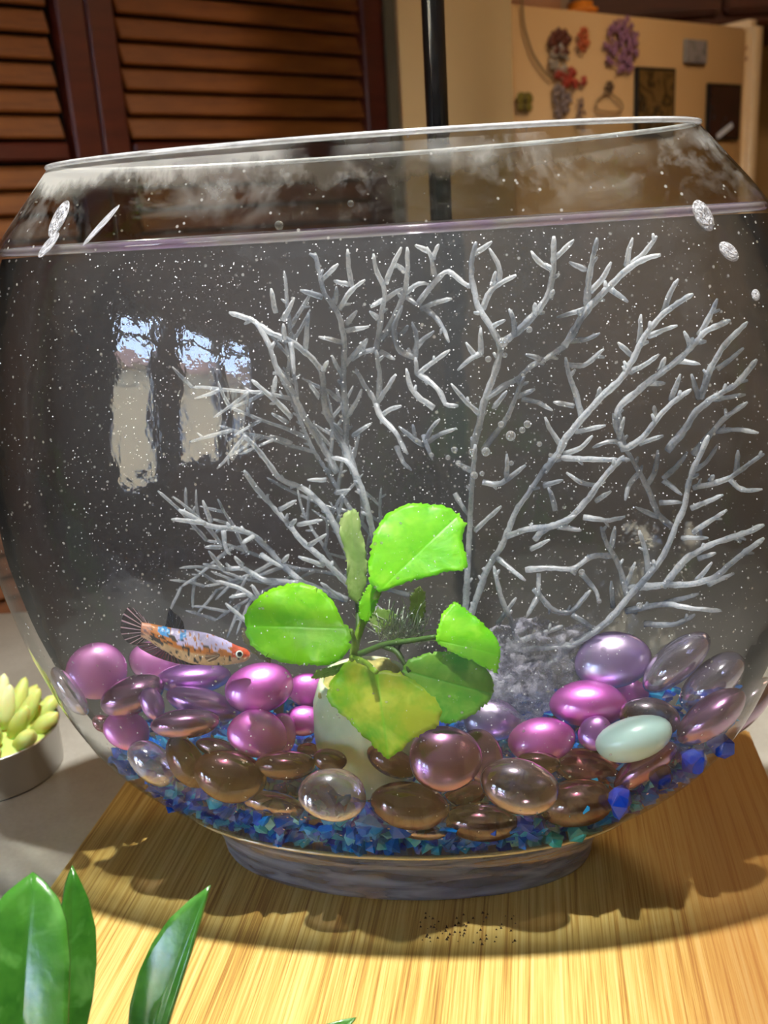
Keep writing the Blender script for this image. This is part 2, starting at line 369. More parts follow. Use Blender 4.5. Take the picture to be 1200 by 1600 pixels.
# outside: street ground and a pale house
o = wallbox('ground', -14, RX0-.15, -12, 8, -1.9, -1.8, plain('pavement', (150, 145, 138), .9, .1, 3))
nb = empty('neighbour_house', (-9, -5, -1.8)); tag(nb, 'pale house across the street mirrored in the left of the bowl', 'house')
link('wall', box(3, 12, 2.6, center=(0, 0, 1.3)), plain('render_wall', (215, 196, 160), .9, .08, 2), nb, smooth=False)
link('roof', mesh([(-1.8, -6.3, 2.6), (1.8, -6.3, 2.6), (1.8, 6.3, 2.6), (-1.8, 6.3, 2.6), (-1.2, -5.5, 3.1), (-.2, -5.5, 3.1), (-.2, 5.5, 3.1), (-1.2, 5.5, 3.1)],
     [(0, 1, 2, 3), (4, 7, 6, 5), (0, 4, 5, 1), (1, 5, 6, 2), (2, 6, 7, 3), (3, 7, 4, 0)]), plain('roof_tiles', (120, 90, 78), .9, .2, 4), nb, smooth=False)
for k in range(4): link('window_pane', box(.1, 1.2, 1.1, center=(1.51, -4.5+3*k, 1.3)), plain('dark_pane', (70, 78, 90), .2), nb, smooth=False)

# ------------------------------------------------------------------ louvered doors (behind, left)
PA = onY(0, 150, 1.42)[:2]; PBk = onY(600, 150, 1.85)[:2]; dd = PBk-PA; LW = np.linalg.norm(dd); dd = dd/LW
nn = np.array([dd[1], -dd[0], 0.])       # faces the camera
def ldist(x, y=120):
    P = onPlane(x, y, np.array([PA[0], PA[1], 0]), nn); return float((P[:2]-PA)@dd), float(P[2])
ang = math.atan2(dd[1], dd[0])
m_slat = mat_wood('slat_wood', (112, 58, 20), (150, 88, 34), .45); m_stile = mat_wood('stile_wood', (74, 26, 14), (98, 38, 20), .45)
s75, _ = ldist(97); s165, _ = ldist(182); smid, _ = ldist(140); sR, _ = ldist(562); sE, _ = ldist(600)
pz0 = ldist(380, 70)[1]; pz1 = ldist(380, 178)[1]; pitch = (pz0-pz1)/3
def door(name, label, a0, a1, st0, st1):
    o = empty(name, (*(PA+dd*a0), RZ0), ang); tag(o, label, 'door'); w = a1-a0; H = RZ1-.35-RZ0
    zt = RZ1-.35-RZ0
    for x0, x1 in ((0, st0), (w-st1, w)): link('stile', box(x1-x0, .034, zt, .003, 1, center=((x0+x1)/2, 0, zt/2)), m_stile, o, smooth=False)
    for z0, z1 in ((0, .14), (zt-.09, zt)): link('rail', box(w-st0-st1, .03, z1-z0, .003, 1, center=(w/2, 0, (z0+z1)/2)), m_stile, o, smooth=False)
    zm = ldist(400, 236)[1]-RZ0
    link('rail', box(w-st0-st1, .03, .024, .003, 1, center=(w/2, 0, zm)), m_stile, o, smooth=False)
    me = box(w-st0-st1-.002, .007, pitch*.98, .002, 1); me.materials.append(m_slat)
    z = zm+.012+pitch*.62
    ks = [z+i*pitch for i in range(60) if z+i*pitch < zt-.10]; z2 = zm-.012-pitch*.62
    ks += [z2-i*pitch for i in range(60) if z2-i*pitch > .16]
    for z in ks:
        q = link('slat', me, None, o, loc=(w/2, 0, z), smooth=False); q.rotation_euler = (math.radians(-24), 0, 0)
    link('back_panel', box(w-.02, .006, zt-.02, center=(w/2, .03, zt/2)), plain('dark_cupboard_back', (16, 10, 8), .9), o, smooth=False)
    return o
door('louvered_door', 'dark wood louvered door at the far left edge behind the bowl', s75-.62-.0, smid-.001, .06, smid-s75)
door('louvered_door', 'dark wood louvered door with orange-brown slats beside the beige wall', smid+.001, sE, s165-smid, sE-sR)
# olive jamb and beige wall stub between door and fridge
J0 = PA+dd*sE; 
o = link('trim_1', box(.035, .12, RZ1-RZ0, .004, 1), plain('olive_trim', (88, 78, 52), .7, .05), loc=(J0[0]+.02, J0[1]+.03, (RZ0+RZ1)/2), smooth=False); o['kind'] = 'structure'
o = wallbox('wall_side', onY(626, 120, 1.5)[0], onY(801, 120, 1.5)[0], 1.5, 1.59, RZ0, RZ1, m_wall)
# ------------------------------------------------------------------ fridge
f0 = onY(796, 100, 1.63); f1 = onY(1196, 100, 2.03); fd = (f1-f0)[:2]; FL = float(np.linalg.norm(fd)); fd = fd/FL; fn = np.array([fd[1], -fd[0], 0.])
ftop = float(onPlane(802, -6, f0, fn)[2]); fa = math.atan2(fd[1], fd[0])
m_fr = plain('cream_enamel', (218, 182, 134), .4, .02, 4); m_fr2 = plain('pale_enamel', (224, 200, 165), .35)
fr = empty('refrigerator', (f0[0], f0[1], RZ0), fa); tag(fr, 'cream refrigerator whose side is covered with magnets, upper right', 'refrigerator')
FH = ftop-RZ0; dw = .055
link('body', box(FL-dw-.008, .62, FH-.02, .006, 3, center=((FL-dw-.008)/2, .31, FH/2)), m_fr, fr)
link('door', box(dw, .62, FH, .014, 4, center=(FL-dw/2, .31, FH/2+.008)), m_fr2, fr)
def fpos(x, y, off=.0): return onPlane(x, y, f0+fn*off, fn)
fbase = Matrix(((fd[0], fn[0]*-1, 0), (fd[1], fn[1]*-1, 0), (0, 0, 1)))   # columns: along, into fridge, up
def onfridge(name, label, cat, x, y, me, mat, off=.004, group=None, rot=0, smooth=True):
    P = fpos(x, y, off); o = link(name, me, mat, loc=P, smooth=smooth); o.rotation_euler = (0, rot, fa); tag(o, label, cat, group); return o
def fsize(x0, y0, x1, y1):
    a = fpos(x0, (y0+y1)/2); b = fpos(x1, (y0+y1)/2); c = fpos((x0+x1)/2, y0); d = fpos((x0+x1)/2, y1)
    return float(np.linalg.norm(a-b)), float(c[2]-d[2])
def photo_mat(name, stops, sc):
    a = M(name); n = a.noise(a.coord(), sc, 4, .6, .8); return a.surf(a.pr(Base_Color=a.ramp(n.outputs[0], [(p, lin(c)) for p, c in stops]).outputs[0], Roughness=.15))
m_black = plain('black_frame', (18, 15, 14), .3)
for nm, lb, (x0, y0, x1, y1), st in (('photo_magnet', 'black framed dark picture with a golden figure on the fridge side', (992, 106, 1054, 215), ((.35, (20, 16, 12)), (.5, (120, 92, 50)), (.62, (30, 24, 20)), (.75, (190, 170, 130)))),
        ('photo_magnet', 'dark picture with a bright painted glint near the right fridge edge', (1104, 131, 1156, 220), ((.35, (18, 15, 18)), (.55, (60, 30, 28)), (.62, (28, 26, 32)), (.8, (170, 175, 195)))),
        ('photo_magnet', 'small grey square picture high on the fridge side', (1069, 62, 1104, 100), ((.3, (70, 68, 75)), (.5, (150, 145, 148)), (.7, (90, 85, 95)))) ):
    w_, h_ = fsize(x0, y0, x1, y1)
    o = onfridge(nm, lb, 'picture', (x0+x1)/2, (y0+y1)/2, box(w_, .006, h_, .002, 1), m_black if x0 != 1069 else plain('grey_frame', (150, 148, 150), .4), .003, smooth=False)
    link('print', box(w_*.86, .002, h_*.9), photo_mat('picture_print', st, 22), o, loc=(0, -.0035, 0), smooth=False)
    if x0 == 1104:
        link('glint', box(w_*.5, .001, h_*.10, .0004, 1), plain('glint_paint', (205, 215, 235), .2), o, loc=(.0, -.005, -h_*.33), smooth=False).rotation_euler = (0, math.radians(-25), 0)  # pale bar painted on as a glint of light
def blobs(n, sx, sz, r, petal=False, seed=0):
    R = np.random.default_rng(seed); bm = bmesh.new()
    for k in range(n):
        a = R.random()*6.28; q = math.sqrt(R.random()); rr = r*(.6+.7*R.random())
        res = bmesh.ops.create_icosphere(bm, subdivisions=1, radius=rr)
        for v in res['verts']: v.co = Vector((v.co.x+math.cos(a)*q*sx, v.co.y*.5, v.co.z+math.sin(a)*q*sz))
    return bm_mesh(bm)
onfridge('flower_magnet', 'purple flower cluster magnet at the top centre of the fridge side', 'magnet', 972, 72, blobs(90, .044, .045, .0055, seed=1), plain('purple_petals', (150, 105, 140), .6, .2, 60), .006)
fig = [('figurine_magnet', 'grey and dark red figurine magnet, uppermost of the hanging cluster', 878, 68, .016, .018, (100, 50, 40), 2),
       ('figurine_magnet', 'orange-red curled magnet right of the figurine cluster', 912, 62, .010, .018, (190, 90, 50), 3),
       ('figurine_magnet', 'pale grey bird-like magnet with dark beak below the topmost figurine', 874, 98, .012, .03, (165, 155, 145), 4),
       ('figurine_magnet', 'red and white figurine magnet in the middle of the cluster', 892, 122, .022, .014, (170, 60, 45), 5),
       ('figurine_magnet', 'grey ornament magnet with a dark red centre low in the cluster', 877, 158, .013, .026, (135, 120, 120), 6),
       ('figurine_magnet', 'thin grey magnet with red foot right of the low ornament', 908, 178, .006, .03, (120, 95, 90), 7),
       ('butterfly_magnet', 'small dark green butterfly magnet at the left fridge edge', 820, 160, .013, .016, (88, 80, 40), 8),
       ('figurine_magnet', 'small dark dot magnet over the outlined ornament', 952, 135, .006, .008, (90, 70, 55), 9),
       ('button_magnet', 'upper of two small brown button magnets by the fridge door', 1166, 74, .003, .004, (150, 100, 75), 10),
       ('button_magnet', 'lower of two small brown button magnets by the fridge door', 1166, 92, .003, .004, (150, 95, 75), 11)]
for nm, lb, x, y, sx, sz, col, sd in fig:
    if nm == 'butterfly_magnet':
        o = onfridge(nm, lb, 'magnet', x, y, blobs(7, .002, .013, .004, seed=sd), plain('magnet_paint', col, .5), .007)
        for s in (-1, 1):
            for z, r in ((.007, .010), (-.006, .008)):
                vs, fs = ballmesh(12, 8); q = link('wing', mesh([(v[0]*r, v[1]*.0015, v[2]*r*.8) for v in vs], fs), plain('wing_paint', (120, 110, 45), .5, .3, 90), o, loc=(s*.009, 0, z)); q.rotation_euler = (0, s*.5, 0)
        continue
    onfridge(nm, lb, 'magnet', x, y, blobs(4 if nm == 'button_magnet' else 26, sx, sz, max(.0025, min(sx, sz)*.38), seed=sd) if nm == 'button_magnet' else blobs(30, sx*1.6, sz, max(.003, min(sx, sz)*.42), seed=sd), plain('magnet_paint', col, .5, .35, 120), .007)
def fline(pts, r, mat, name, label, cat, par=None):
    P = [fpos(x, y, .004+r) for x, y in pts]; vs, fs = tube(resample(P, 24), r, 6); o = link(name, mesh(vs, fs), mat, par)
    if par is None: tag(o, label, cat)
    return o
fline([(815, -6), (818, 40), (832, 85), (850, 112), (864, 124)], .002, plain('grey_cord', (150, 128, 98), .6), 'hanging_cord', 'thin grey cord curving down the left of the fridge side', 'cord')
fline([(932, 172), (930, 158), (942, 150), (950, 140), (960, 152), (972, 158), (975, 172), (960, 176), (932, 172)], .0018, plain('outline_magnet', (168, 140, 105), .6), 'outline_magnet', 'faint outlined wire ornament below the purple flower magnet', 'magnet')
# things on top of the fridge
def ontop(name, label, cat, x, d, sx, sy, sz, mat, bev=.01):
    P = np.array([f0[0], f0[1]])+fd*x+np.array([-fn[0], -fn[1]])*d; o = link(name, box(sx, sy, sz, bev, 3), mat, loc=(P[0], P[1], ftop-.002+sz/2)); o.rotation_euler = (0, 0, fa); tag(o, label, cat); return o
ontop('food_box', 'pale pink box standing on top of the fridge', 'box', .14, .12, .12, .1, .1, plain('pink_card', (205, 170, 158), .7))
ontop('orange_bag', 'orange packet lying on top of the fridge', 'packet', .27, .10, .05, .06, .03, plain('orange_pack', (230, 140, 40), .5), .012)
ontop('cereal_box', 'pale grey box behind the orange packet on top of the fridge', 'box', .29, .22, .10, .08, .12, plain('grey_card', (180, 165, 158), .7))
wc = empty('wall_cabinet', (.78, 2.42, .66)); tag(wc, 'dark red-brown wall cabinet above the fridge, top right corner', 'cabinet')
m_dk = mat_wood('dark_cabinet_wood', (66, 30, 20), (88, 42, 28), .4)
link('body', box(1.0, .34, .62, .004, 1), m_dk, wc, smooth=False)
for k in (-1, 1): link('door', box(.485, .02, .58, .006, 2, center=(k*.247, -.182, 0)), m_dk, wc, smooth=False)

# ================================================================== COUNTER AND BOARD
ct = link('countertop', box(2.6, .62, .03, .006, 3), mat_counter(), loc=(-.1, .37, ZC-.015)); tag(ct, 'light grey-beige stone countertop under the board', 'countertop')
cb = link('counter_cabinet', box(2.5, .52, ZC-.03-RZ0, .004, 1), m_dk, loc=(-.1, .38, (ZC-.03+RZ0)/2)); tag(cb, 'dark wooden base cabinet carrying the countertop', 'cabinet')
BA = -math.radians(9.5)
b0 = onZ(60, 1400, ZB); b1 = onZ(205, 1210, ZB); b2 = onZ(1200, 1210, ZB)
ey = np.array([math.sin(-BA), math.cos(-BA), 0]); ex = np.array([math.cos(-BA), -math.sin(-BA), 0])
xl = float(b0@ex*.5+b1@ex*.5); xr = float(b2@ex); yb = .455; yf = .195
cxb = (xl+xr)/2; cyb = (yb+yf)/2; P = ex*cxb+ey*cyb
bm = bmesh.new(); bmesh.ops.create_cube(bm, size=1)
for v in bm.verts: v.co = Vector((v.co.x*(xr-xl), v.co.y*(yb-yf), v.co.z*.018))
bmesh.ops.bevel(bm, geom=[e for e in bm.edges if abs(e.verts[0].co.z-e.verts[1].co.z) > .01], offset=.018, segments=6, affect='EDGES')
bmesh.ops.bevel(bm, geom=[e for e in bm.edges if abs(e.verts[0].co.z-e.verts[1].co.z) < .001], offset=.0015, segments=2, affect='EDGES')
brd = link('cutting_board', bm_mesh(bm), mat_bamboo(), loc=(P[0], P[1], ZB-.009), smooth=False); brd.rotation_euler = (0, 0, BA); tag(brd, 'bamboo cutting board with fine grain under the fish bowl', 'cutting board')
vs, fs = [], []
for _ in range(70):
    c = onZ(655+150*rng.random()**1.3, 1425+50*rng.random(), ZB); g_ = .00025+.0004*rng.random(); i0 = len(vs)
    for o_ in ((-1, -1, 0), (1, -1, 0), (0, 1, 0), (0, 0, 1.2)): vs.append(c+np.array(o_)*g_)
    fs += [(i0, i0+2, i0+1), (i0, i0+1, i0+3), (i0+1, i0+2, i0+3), (i0, i0+3, i0+2)]
cr = link('crumbs', mesh(vs, fs), plain('dark_grit', (70, 48, 26), .8), smooth=False)
tag(cr, 'dark grit scattered on the board in front of the bowl foot', 'grit', kind='stuff')

# ================================================================== LAMP OVER THE BOWL
m_blk = plain('gloss_black', (12, 12, 14), .12)
LP = np.array([.0, .245, .50]); 
lt = empty('desk_lamp', (*onY(684, 200, .505)[:2], ZC)); tag(lt, 'black lamp with a round glossy pole rising behind the bowl', 'lamp'); lx, ly = lt.location.x, lt.location.y
link('pole', lathe([(.0055, .01), (.0055, .84)], 24), m_blk, lt)
link('base', lathe([(.0, 0), (.036, 0), (.038, .003), (.036, .008), (.012, .012), (.008, .02), (0.0, .021)], 40, False, False), m_blk, lt)
vs, fs = tube(resample([(0, 0, .83), (0, 0, .87), (LP[0]-lx, LP[1]-ly+.04, .88), (LP[0]-lx, LP[1]-ly, LP[2]-ZC+.03)], 24), .005, 12); link('arm', mesh(vs, fs), m_blk, lt)
link('shade', lathe([(.030, LP[2]-ZC-.006), (.034, LP[2]-ZC), (.03, LP[2]-ZC+.025), (.012, LP[2]-ZC+.032), (.012, LP[2]-ZC+.03), (.028, LP[2]-ZC+.02), (.029, LP[2]-ZC)], 40, False, False), m_blk, lt).location = (LP[0]-lx, LP[1]-ly, 0)
led = M('led_face'); led.surf(led.n('ShaderNodeEmission', {0: (1, .98, .95, 1), 1: 30}))
for k in range(7):
    a_ = k*math.pi/3; rr = 0 if k == 6 else .013
    link('led', lathe([(.0035, 0), (.0035, .002)], 12), led.m, lt, loc=(LP[0]-lx+rr*math.cos(a_), LP[1]-ly+rr*math.sin(a_), LP[2]-ZC+.006))
light('lamp_light', 'AREA', (LP[0], LP[1], LP[2]), 10, (1, .97, .92), (0, .12, -1), shape='DISK', size=.02)

# ================================================================== THE BOWL
bowl = empty('fish_bowl', (CX, D, ZB), -PSI); tag(bowl, 'wide clear glass moon-shaped fish bowl on the bamboo board', 'fish bowl')
def bowl_prof(z): return bw(z)
gz = np.concatenate([np.linspace(.0225, -.006, 8), np.linspace(-.012, -.205, 34), np.linspace(-.210, -.226, 8)])
# smoothed radius
zz_ = np.linspace(.0225, -.226, 400); ww_ = np.interp(-zz_, -ZS, WS); k_ = np.ones(25)/25; wp = np.pad(ww_, 12, mode='reflect', reflect_type='odd'); ws_ = np.convolve(wp, k_, 'valid')
def sw(z): return float(np.interp(-z, -zz_, ws_))
NS = 160
def shell(zlist, off=0, ratio=RA, wf=sw):
    vs = []
    for z in zlist:
        w_ = wf(z)-off
        for k in range(NS):
            a = 2*math.pi*k/NS; vs.append((w_*math.cos(a), (wf(z)*ratio-off)*math.sin(a), z-ZB))
    fs = [(i*NS+k, (i+1)*NS+k, (i+1)*NS+(k+1) % NS, i*NS+(k+1) % NS) for i in range(len(zlist)-1) for k in range(NS)]
    return vs, fs
vs, fs = shell(gz); me = mesh(vs, fs); me.materials.append(mat_glass()); me.materials.append(mat_glass(True))
for p in me.polygons:
    c = p.center
    if c.y > .0 and c.z+ZB < -.006 and c.z+ZB > -.222: p.material_index = 1
ow = link('glass_wall', me, None, bowl); ow.location.z = 0
for mt in me.materials:     # object coordinates are measured from the foot: shift deposit heights
    for nd in mt.node_tree.nodes:
        if nd.type == 'MAP_RANGE': nd.inputs[1].default_value -= ZB; nd.inputs[2].default_value -= ZB
def ringtube(z, r, wf, name, mat, rz=None, ratio=RA, off=0):
    rz = rz or r; vs, fs = [], []; sg = 8
    for k in range(NS):
        a = 2*math.pi*k/NS; w_ = wf-off
        for j in range(sg):
            b = 2*math.pi*j/sg; rr = r*math.cos(b)
            vs.append(((w_+rr)*math.cos(a), (wf*ratio-off+rr)*math.sin(a), z-ZB+rz*math.sin(b)))
    for k in range(NS):
        for j in range(sg):
            fs.append((k*sg+j, ((k+1) % NS)*sg+j, ((k+1) % NS)*sg+(j+1) % sg, k*sg+(j+1) % sg))
    return link(name, mesh(vs, fs), mat, bowl)
ringtube(.0228, .0011, sw(.0225), 'rim', mat_rim(), .0009)
# thick solid foot
ft = [(.0745, -.2485), (.0755, -.2465), (.0765, -.241), (.0785, -.236), (.0825, -.231), (.0885, -.2262)]
vs = []
for w_, z in ft:
    for k in range(NS):
        a = 2*math.pi*k/NS; vs.append((w_*math.cos(a), w_*RA*math.sin(a), z-ZB))
inner = [(.0860, -.2250), (.080, -.2256), (.06, -.2262), (.03, -.2264)]
for w_, z in inner:
    for k in range(NS):
        a = 2*math.pi*k/NS; vs.append((w_*math.cos(a), w_*RA*math.sin(a), z-ZB))
nr = len(ft)+len(inner); fs = [(i*NS+k, i*NS+(k+1) % NS, (i+1)*NS+(k+1) % NS, (i+1)*NS+k) for i in range(nr-1) for k in range(NS)]
fs.append(tuple(range(NS))[::-1]); fs.append(tuple(range((nr-1)*NS, nr*NS)))
link('foot', mesh(vs, fs), mat_solid_glass(), bowl)
a = M('painted_caustic'); F0, _c = a.schlick(.2)
sm = a.mix(F0, a.mix(.55, a.n('ShaderNodeBsdfTransparent'), a.n('ShaderNodeBsdfDiffuse', {0: lin((235, 215, 160))})), a.n('ShaderNodeBsdfGlossy', {'Roughness': .1}))
a.surf(sm); ringtube(-.2235, .0009, sw(-.2235), 'painted_caustic_ring', a.m, .0009, off=.0005)  # cream ring paints the caustic line around the inner floor
# water
wz = np.concatenate([[-.0032], np.linspace(-.006, -.205, 30), np.linspace(-.21, -.2245, 6)])
vs, fs = shell(wz, .0012); n0 = len(vs); fs.append(tuple(range(NS))); fs.append(tuple(range(n0-NS, n0))[::-1])
wat = empty('water', (CX, D, ZB), -PSI); tag(wat, 'slightly cloudy water filling the bowl almost to the rim', 'water', kind='stuff')
link('water_body', mesh(vs, fs), mat_water(), wat)
q = ringtube(-.0035, .0011, sw(-.0035), 'meniscus', mat_meniscus(), .0014, off=.0022); q.parent = wat
# suspended particles
vs, fs = [], []
for k in range(9000):
    z = -.006-.195*rng.random(); w_ = sw(z)-.003; a_ = rng.random()*6.283; rr = math.sqrt(rng.random()); s = .00009+.00022*rng.random()**3
    c = np.array([w_*rr*math.cos(a_), (sw(z)*RA-.003)*rr*math.sin(a_), z-ZB]); i = len(vs)
    for o_ in ((-1, -1, -.6), (1, -1, -.6), (0, 1, -.6), (0, 0, 1)): vs.append(c+np.array(o_)*s)
    fs += [(i, i+2, i+1), (i, i+1, i+3), (i+1, i+2, i+3), (i, i+3, i+2)]
q = link('suspended_particles', mesh(vs, fs), plain('white_specks', (235, 238, 240), .6), wat, smooth=False); q['kind'] = 'stuff'

# ================================================================== GRAVEL (blue crushed glass)
blue = [(0, lin((0, 70, 200))), (.3, lin((0, 110, 235))), (.6, lin((10, 155, 245))), (.85, lin((60, 205, 245))), (1, lin((150, 240, 250)))]
m_grav = mat_gravel('blue_crushed_glass', blue, .12)
def chip(R, s, n=9, sq=(1, .75, .55)):
    bm = bmesh.new(); pts = R.normal(size=(n, 3)); pts /= np.linalg.norm(pts, axis=1)[:, None]; pts *= np.array(sq)*s*(.75+.4*R.random((n, 1)))
    a_ = Matrix.Rotation(R.random()*6.28, 3, 'Z') @ Matrix.Rotation(R.random()*3.14, 3, 'X')
    for p in pts: bm.verts.new(a_ @ Vector(p))
    r = bmesh.ops.convex_hull(bm, input=bm.verts[:]); bmesh.ops.delete(bm, geom=[v for v in bm.verts if not v.link_faces], context='VERTS')
    bm.verts.index_update(); vs = [tuple(v.co) for v in bm.verts]; fs = [tuple(v.index for v in f.verts) for f in bm.faces]; bm.free(); return vs, fs
chips = [chip(rng, 1.0) for _ in range(30)]
# larger single chips along the right wall
CH = []
for (x, y, r, lb, ci) in ((968, 1252, 26, 'large deep blue glass chip beside the brown pebbles, lowest of the large chips', 0), (1082, 1190, 27, 'large deep blue glass chip under the dark plum pebble on the right', 1),
        (1125, 1165, 24, 'uppermost large blue glass chip against the right wall', 2), (1035, 1218, 24, 'dark navy glass chip between two large blue chips', 3),
        (905, 1302, 20, 'bright turquoise glass chip at the front right of the floor', 4), (870, 1310, 18, 'turquoise glass chip left of the brightest turquoise chip', 5)):
    P = inb(x, y, .0, r*.00012); s = r*1.1*mpp(P); CH.append((P, s))
    cv, cf = chip(rng, 1.0, 22, (1, .9, .8)); o = link('glass_chip', mesh([tuple(np.array(q)*s) for q in cv], cf), mat_gravel('large_chip_glass', [(0, lin((10, 85, 235))), (1, lin((10, 85, 235)))] if ci < 3 else ([(0, lin((10, 40, 130))), (1, lin((10, 40, 130)))] if ci == 3 else [(0, lin((90, 215, 230))), (1, lin((90, 215, 230)))]), .1), loc=P, smooth=False)
    bv = o.modifiers.new('bevel', 'BEVEL'); bv.width = s*.1; bv.segments = 2
    tag(o, lb, 'glass chip', 'large blue glass chips')

vs, fs = [], []; cnt = 0
def ztop(u, v):     # bed height in bowl coordinates
    return -.2065 + 2.3*max(0, u-.02)**2 + 1.3*max(0, -u-.04)**2 + .06*max(0, v)
while cnt < 2700:
    z = -.224+.075*rng.random()**1.6; u = (rng.random()*2-1)*.14; v = (rng.random()*2-1)*.06
    s = .0030+.0034*rng.random()
    P = bl(u, v, z)
    if z > ztop(u, v) or gfun(P, s*.75+.0008) > 0 or z-s*.5 < -.2255: continue
    if any(np.linalg.norm(P-q[0]) < q[1]*.8+s*.7 or (P@q[0] < q[0]@q[0] and np.linalg.norm(np.cross(P-q[0], q[0]/np.linalg.norm(q[0]))) < q[1]*.9+s*.6) for q in CH): continue
    if gfun(P, .012) < 0 and z < ztop(u, v)-.008: continue
    cv, cf = chips[rng.integers(30)]; i = len(vs); vs += [tuple(P+np.array(q)*s) for q in cv]; fs += [tuple(i+j for j in f) for f in cf]; cnt += 1
gr = link('gravel', mesh(vs, fs), m_grav, smooth=False); tag(gr, 'bed of blue crushed glass gravel in the bottom of the bowl', 'gravel', kind='stuff')
# ================================================================== PEBBLES
PB = [ # x, y, a, b, angle(cw), t, material, label
 (152, 1048, 47, 47, 0, .45, 'pink', 'round bright pink pebble, leftmost of the top row behind the glass'),
 (246, 1032, 44, 32, 0, .7, 'pink', 'pink pebble half hidden behind the lower fins of the fish'),
 (207, 1086, 52, 29, -20, .35, 'plum', 'dark plum oval pebble below the leftmost round pink one'),
 (303, 1060, 58, 25, -5, .5, 'violet', 'violet-blue long oval pebble right under the belly of the fish'),
 (318, 1100, 58, 25, 14, .36, 'violet', 'long violet pebble sloping down right, below the one under the fish'),
 (238, 1099, 27, 17, 70, .30, 'violet', 'small upright violet pebble between dark plum and grey plum ovals'),
 (290, 1130, 53, 24, -5, .22, 'plum', 'shiny grey-plum oval pebble in the middle of the left pile'),
 (405, 1074, 55, 38, -12, .4, 'magenta', 'large glossy magenta pebble right of the fish head below the left leaf'),
 (480, 1078, 30, 27, 0, .55, 'magenta', 'magenta pebble peeking out left of the pot, upper one'),
 (402, 1146, 47, 38, 10, .25, 'magenta', 'dark magenta round pebble under the large glossy magenta one'),
 (441, 1146, 23, 31, 0, .33, 'magenta', 'narrow pink pebble squeezed behind the dark magenta round one'),
 (474, 1126, 30, 23, 0, .42, 'magenta', 'magenta pebble left of the pot, lower one'),
 (199, 1141, 38, 30, 25, .18, 'magenta', 'magenta pebble touching the left wall above the clear tilted lens'),
 (161, 1131, 18, 13, 30, .25, 'red', 'tiny red-pink pebble wedged at the left wall'),
 (108, 1081, 46, 17, 52, .12, 'clear', 'clear slender pebble lying along the left wall, highest on that side'),
 (198, 1108, 22, 18, 0, .5, 'plum', 'small plum pebble right above the magenta one at the left wall'),
 (238, 1192, 46, 27, 44, .06, 'clear', 'clear tilted lens-shaped pebble pressed on the front glass at left'),
 (292, 1192, 46, 27, 55, .2, 'brown', 'brown pebble with a pink tip right of the clear tilted lens'),
 (360, 1213, 57, 40, 12, .08, 'brown', 'large brown oval pebble at the front left with a violet lower rim'),
 (345, 1171, 40, 16, 15, .25, 'smoky', 'smoky clear pebble showing only its top edge above the large brown oval'),
 (446, 1195, 48, 22, 0, .2, 'brown', 'flat brown pebble between the large brown oval and the pot'),
 (482, 1172, 18, 12, 0, .45, 'red', 'small bright red pebble at the lower left side of the pot'),
 (521, 1241, 54, 41, 12, .03, 'clear', 'clear lens-shaped pebble with golden streaks front centre'),
 (515, 1188, 27, 18, 10, .2, 'brown', 'small dark brown pebble directly in front of the pot'),
 (428, 1256, 54, 20, 10, .12, 'smoky', 'flat smoky grey pebble low between brown oval and clear lens'),
 (640, 1258, 61, 38, 8, .05, 'brown', 'brown-violet oval pebble right of the clear lens with golden streaks'),
 (694, 1186, 58, 50, 10, .14, 'plum', 'largest dark round plum pebble under the yellow-green leaf tip'),
 (752, 1180, 33, 42, -15, .3, 'plum', 'dark pebble half hidden behind the largest round plum one'),
 (611, 1190, 42, 23, 25, .3, 'brown', 'dark brown pebble below the tip of the hanging leaf'),
 (812, 1230, 62, 43, 10, .05, 'smoky', 'smoky clear lens-shaped pebble right of the largest plum one'),
 (752, 1284, 60, 31, 3, .03, 'brown', 'brown pebble lowest in the centre on the blue gravel'),
 (727, 1242, 40, 20, -20, .25, 'red', 'rosy clear pebble under the largest plum one'),
 (660, 1299, 42, 14, 4, .05, 'smoky', 'thin smoky pebble under the brown-violet oval'),
 (845, 1157, 52, 37, -8, .3, 'magenta', 'vivid magenta speckled pebble left of the pale mint stone'),
 (919, 1100, 60, 38, 0, .42, 'magenta', 'big vivid magenta pebble with a white glare in the right pile'),
 (955, 1031, 60, 45, -12, .55, 'lilac', 'pale lilac glowing pebble on top of the right pile'),
 (988, 1082, 26, 20, 0, .8, 'magenta', 'small magenta pebble between the lilac one and the big magenta one'),
 (1057, 1034, 64, 30, -42, .5, 'clear', 'clear violet-tinged long pebble standing tilted, left one of the upper right pair'),
 (1112, 1066, 66, 30, -42, .38, 'clear', 'clear grey rough long pebble standing tilted, right one of the upper right pair'),
 (1016, 1122, 46, 33, 10, .33, 'smoky', 'clear round pebble directly behind the pale mint stone'),
 (989, 1155, 62, 33, -17, .18, 'mint', 'opaque pale mint oval stone in the right pile'),
 (930, 1146, 29, 25, -40, .33, 'violet', 'small violet pebble left of the pale mint stone'),
 (1112, 1120, 62, 30, -36, .2, 'plum', 'dark plum pebble with magenta glow right of the pale mint stone'),
 (1162, 1105, 66, 26, -44, .1, 'smoky', 'smoky long pebble lying along the right wall, highest on that side'),
 (922, 1203, 60, 34, 17, .15, 'red', 'brown-red pebble below and left of the pale mint stone'),
 (1008, 1196, 60, 22, -34, .2, 'plum', 'dark purple long pebble under the pale mint stone'),
 (900, 1254, 62, 36, -5, .08, 'brown', 'dark brown pebble right of the smoky clear lens'),
 (842, 1192, 34, 18, 5, .22, 'brown', 'small brown pebble over the top of the smoky clear lens'),
 (770, 1124, 44, 33, 0, .55, 'lilac', 'pale lilac pebble behind the dark pebbles right of the leaves'),
]
bv_, bf_ = ballmesh(28, 18)
placed = []; probe = np.array(ballmesh(14, 10)[0])
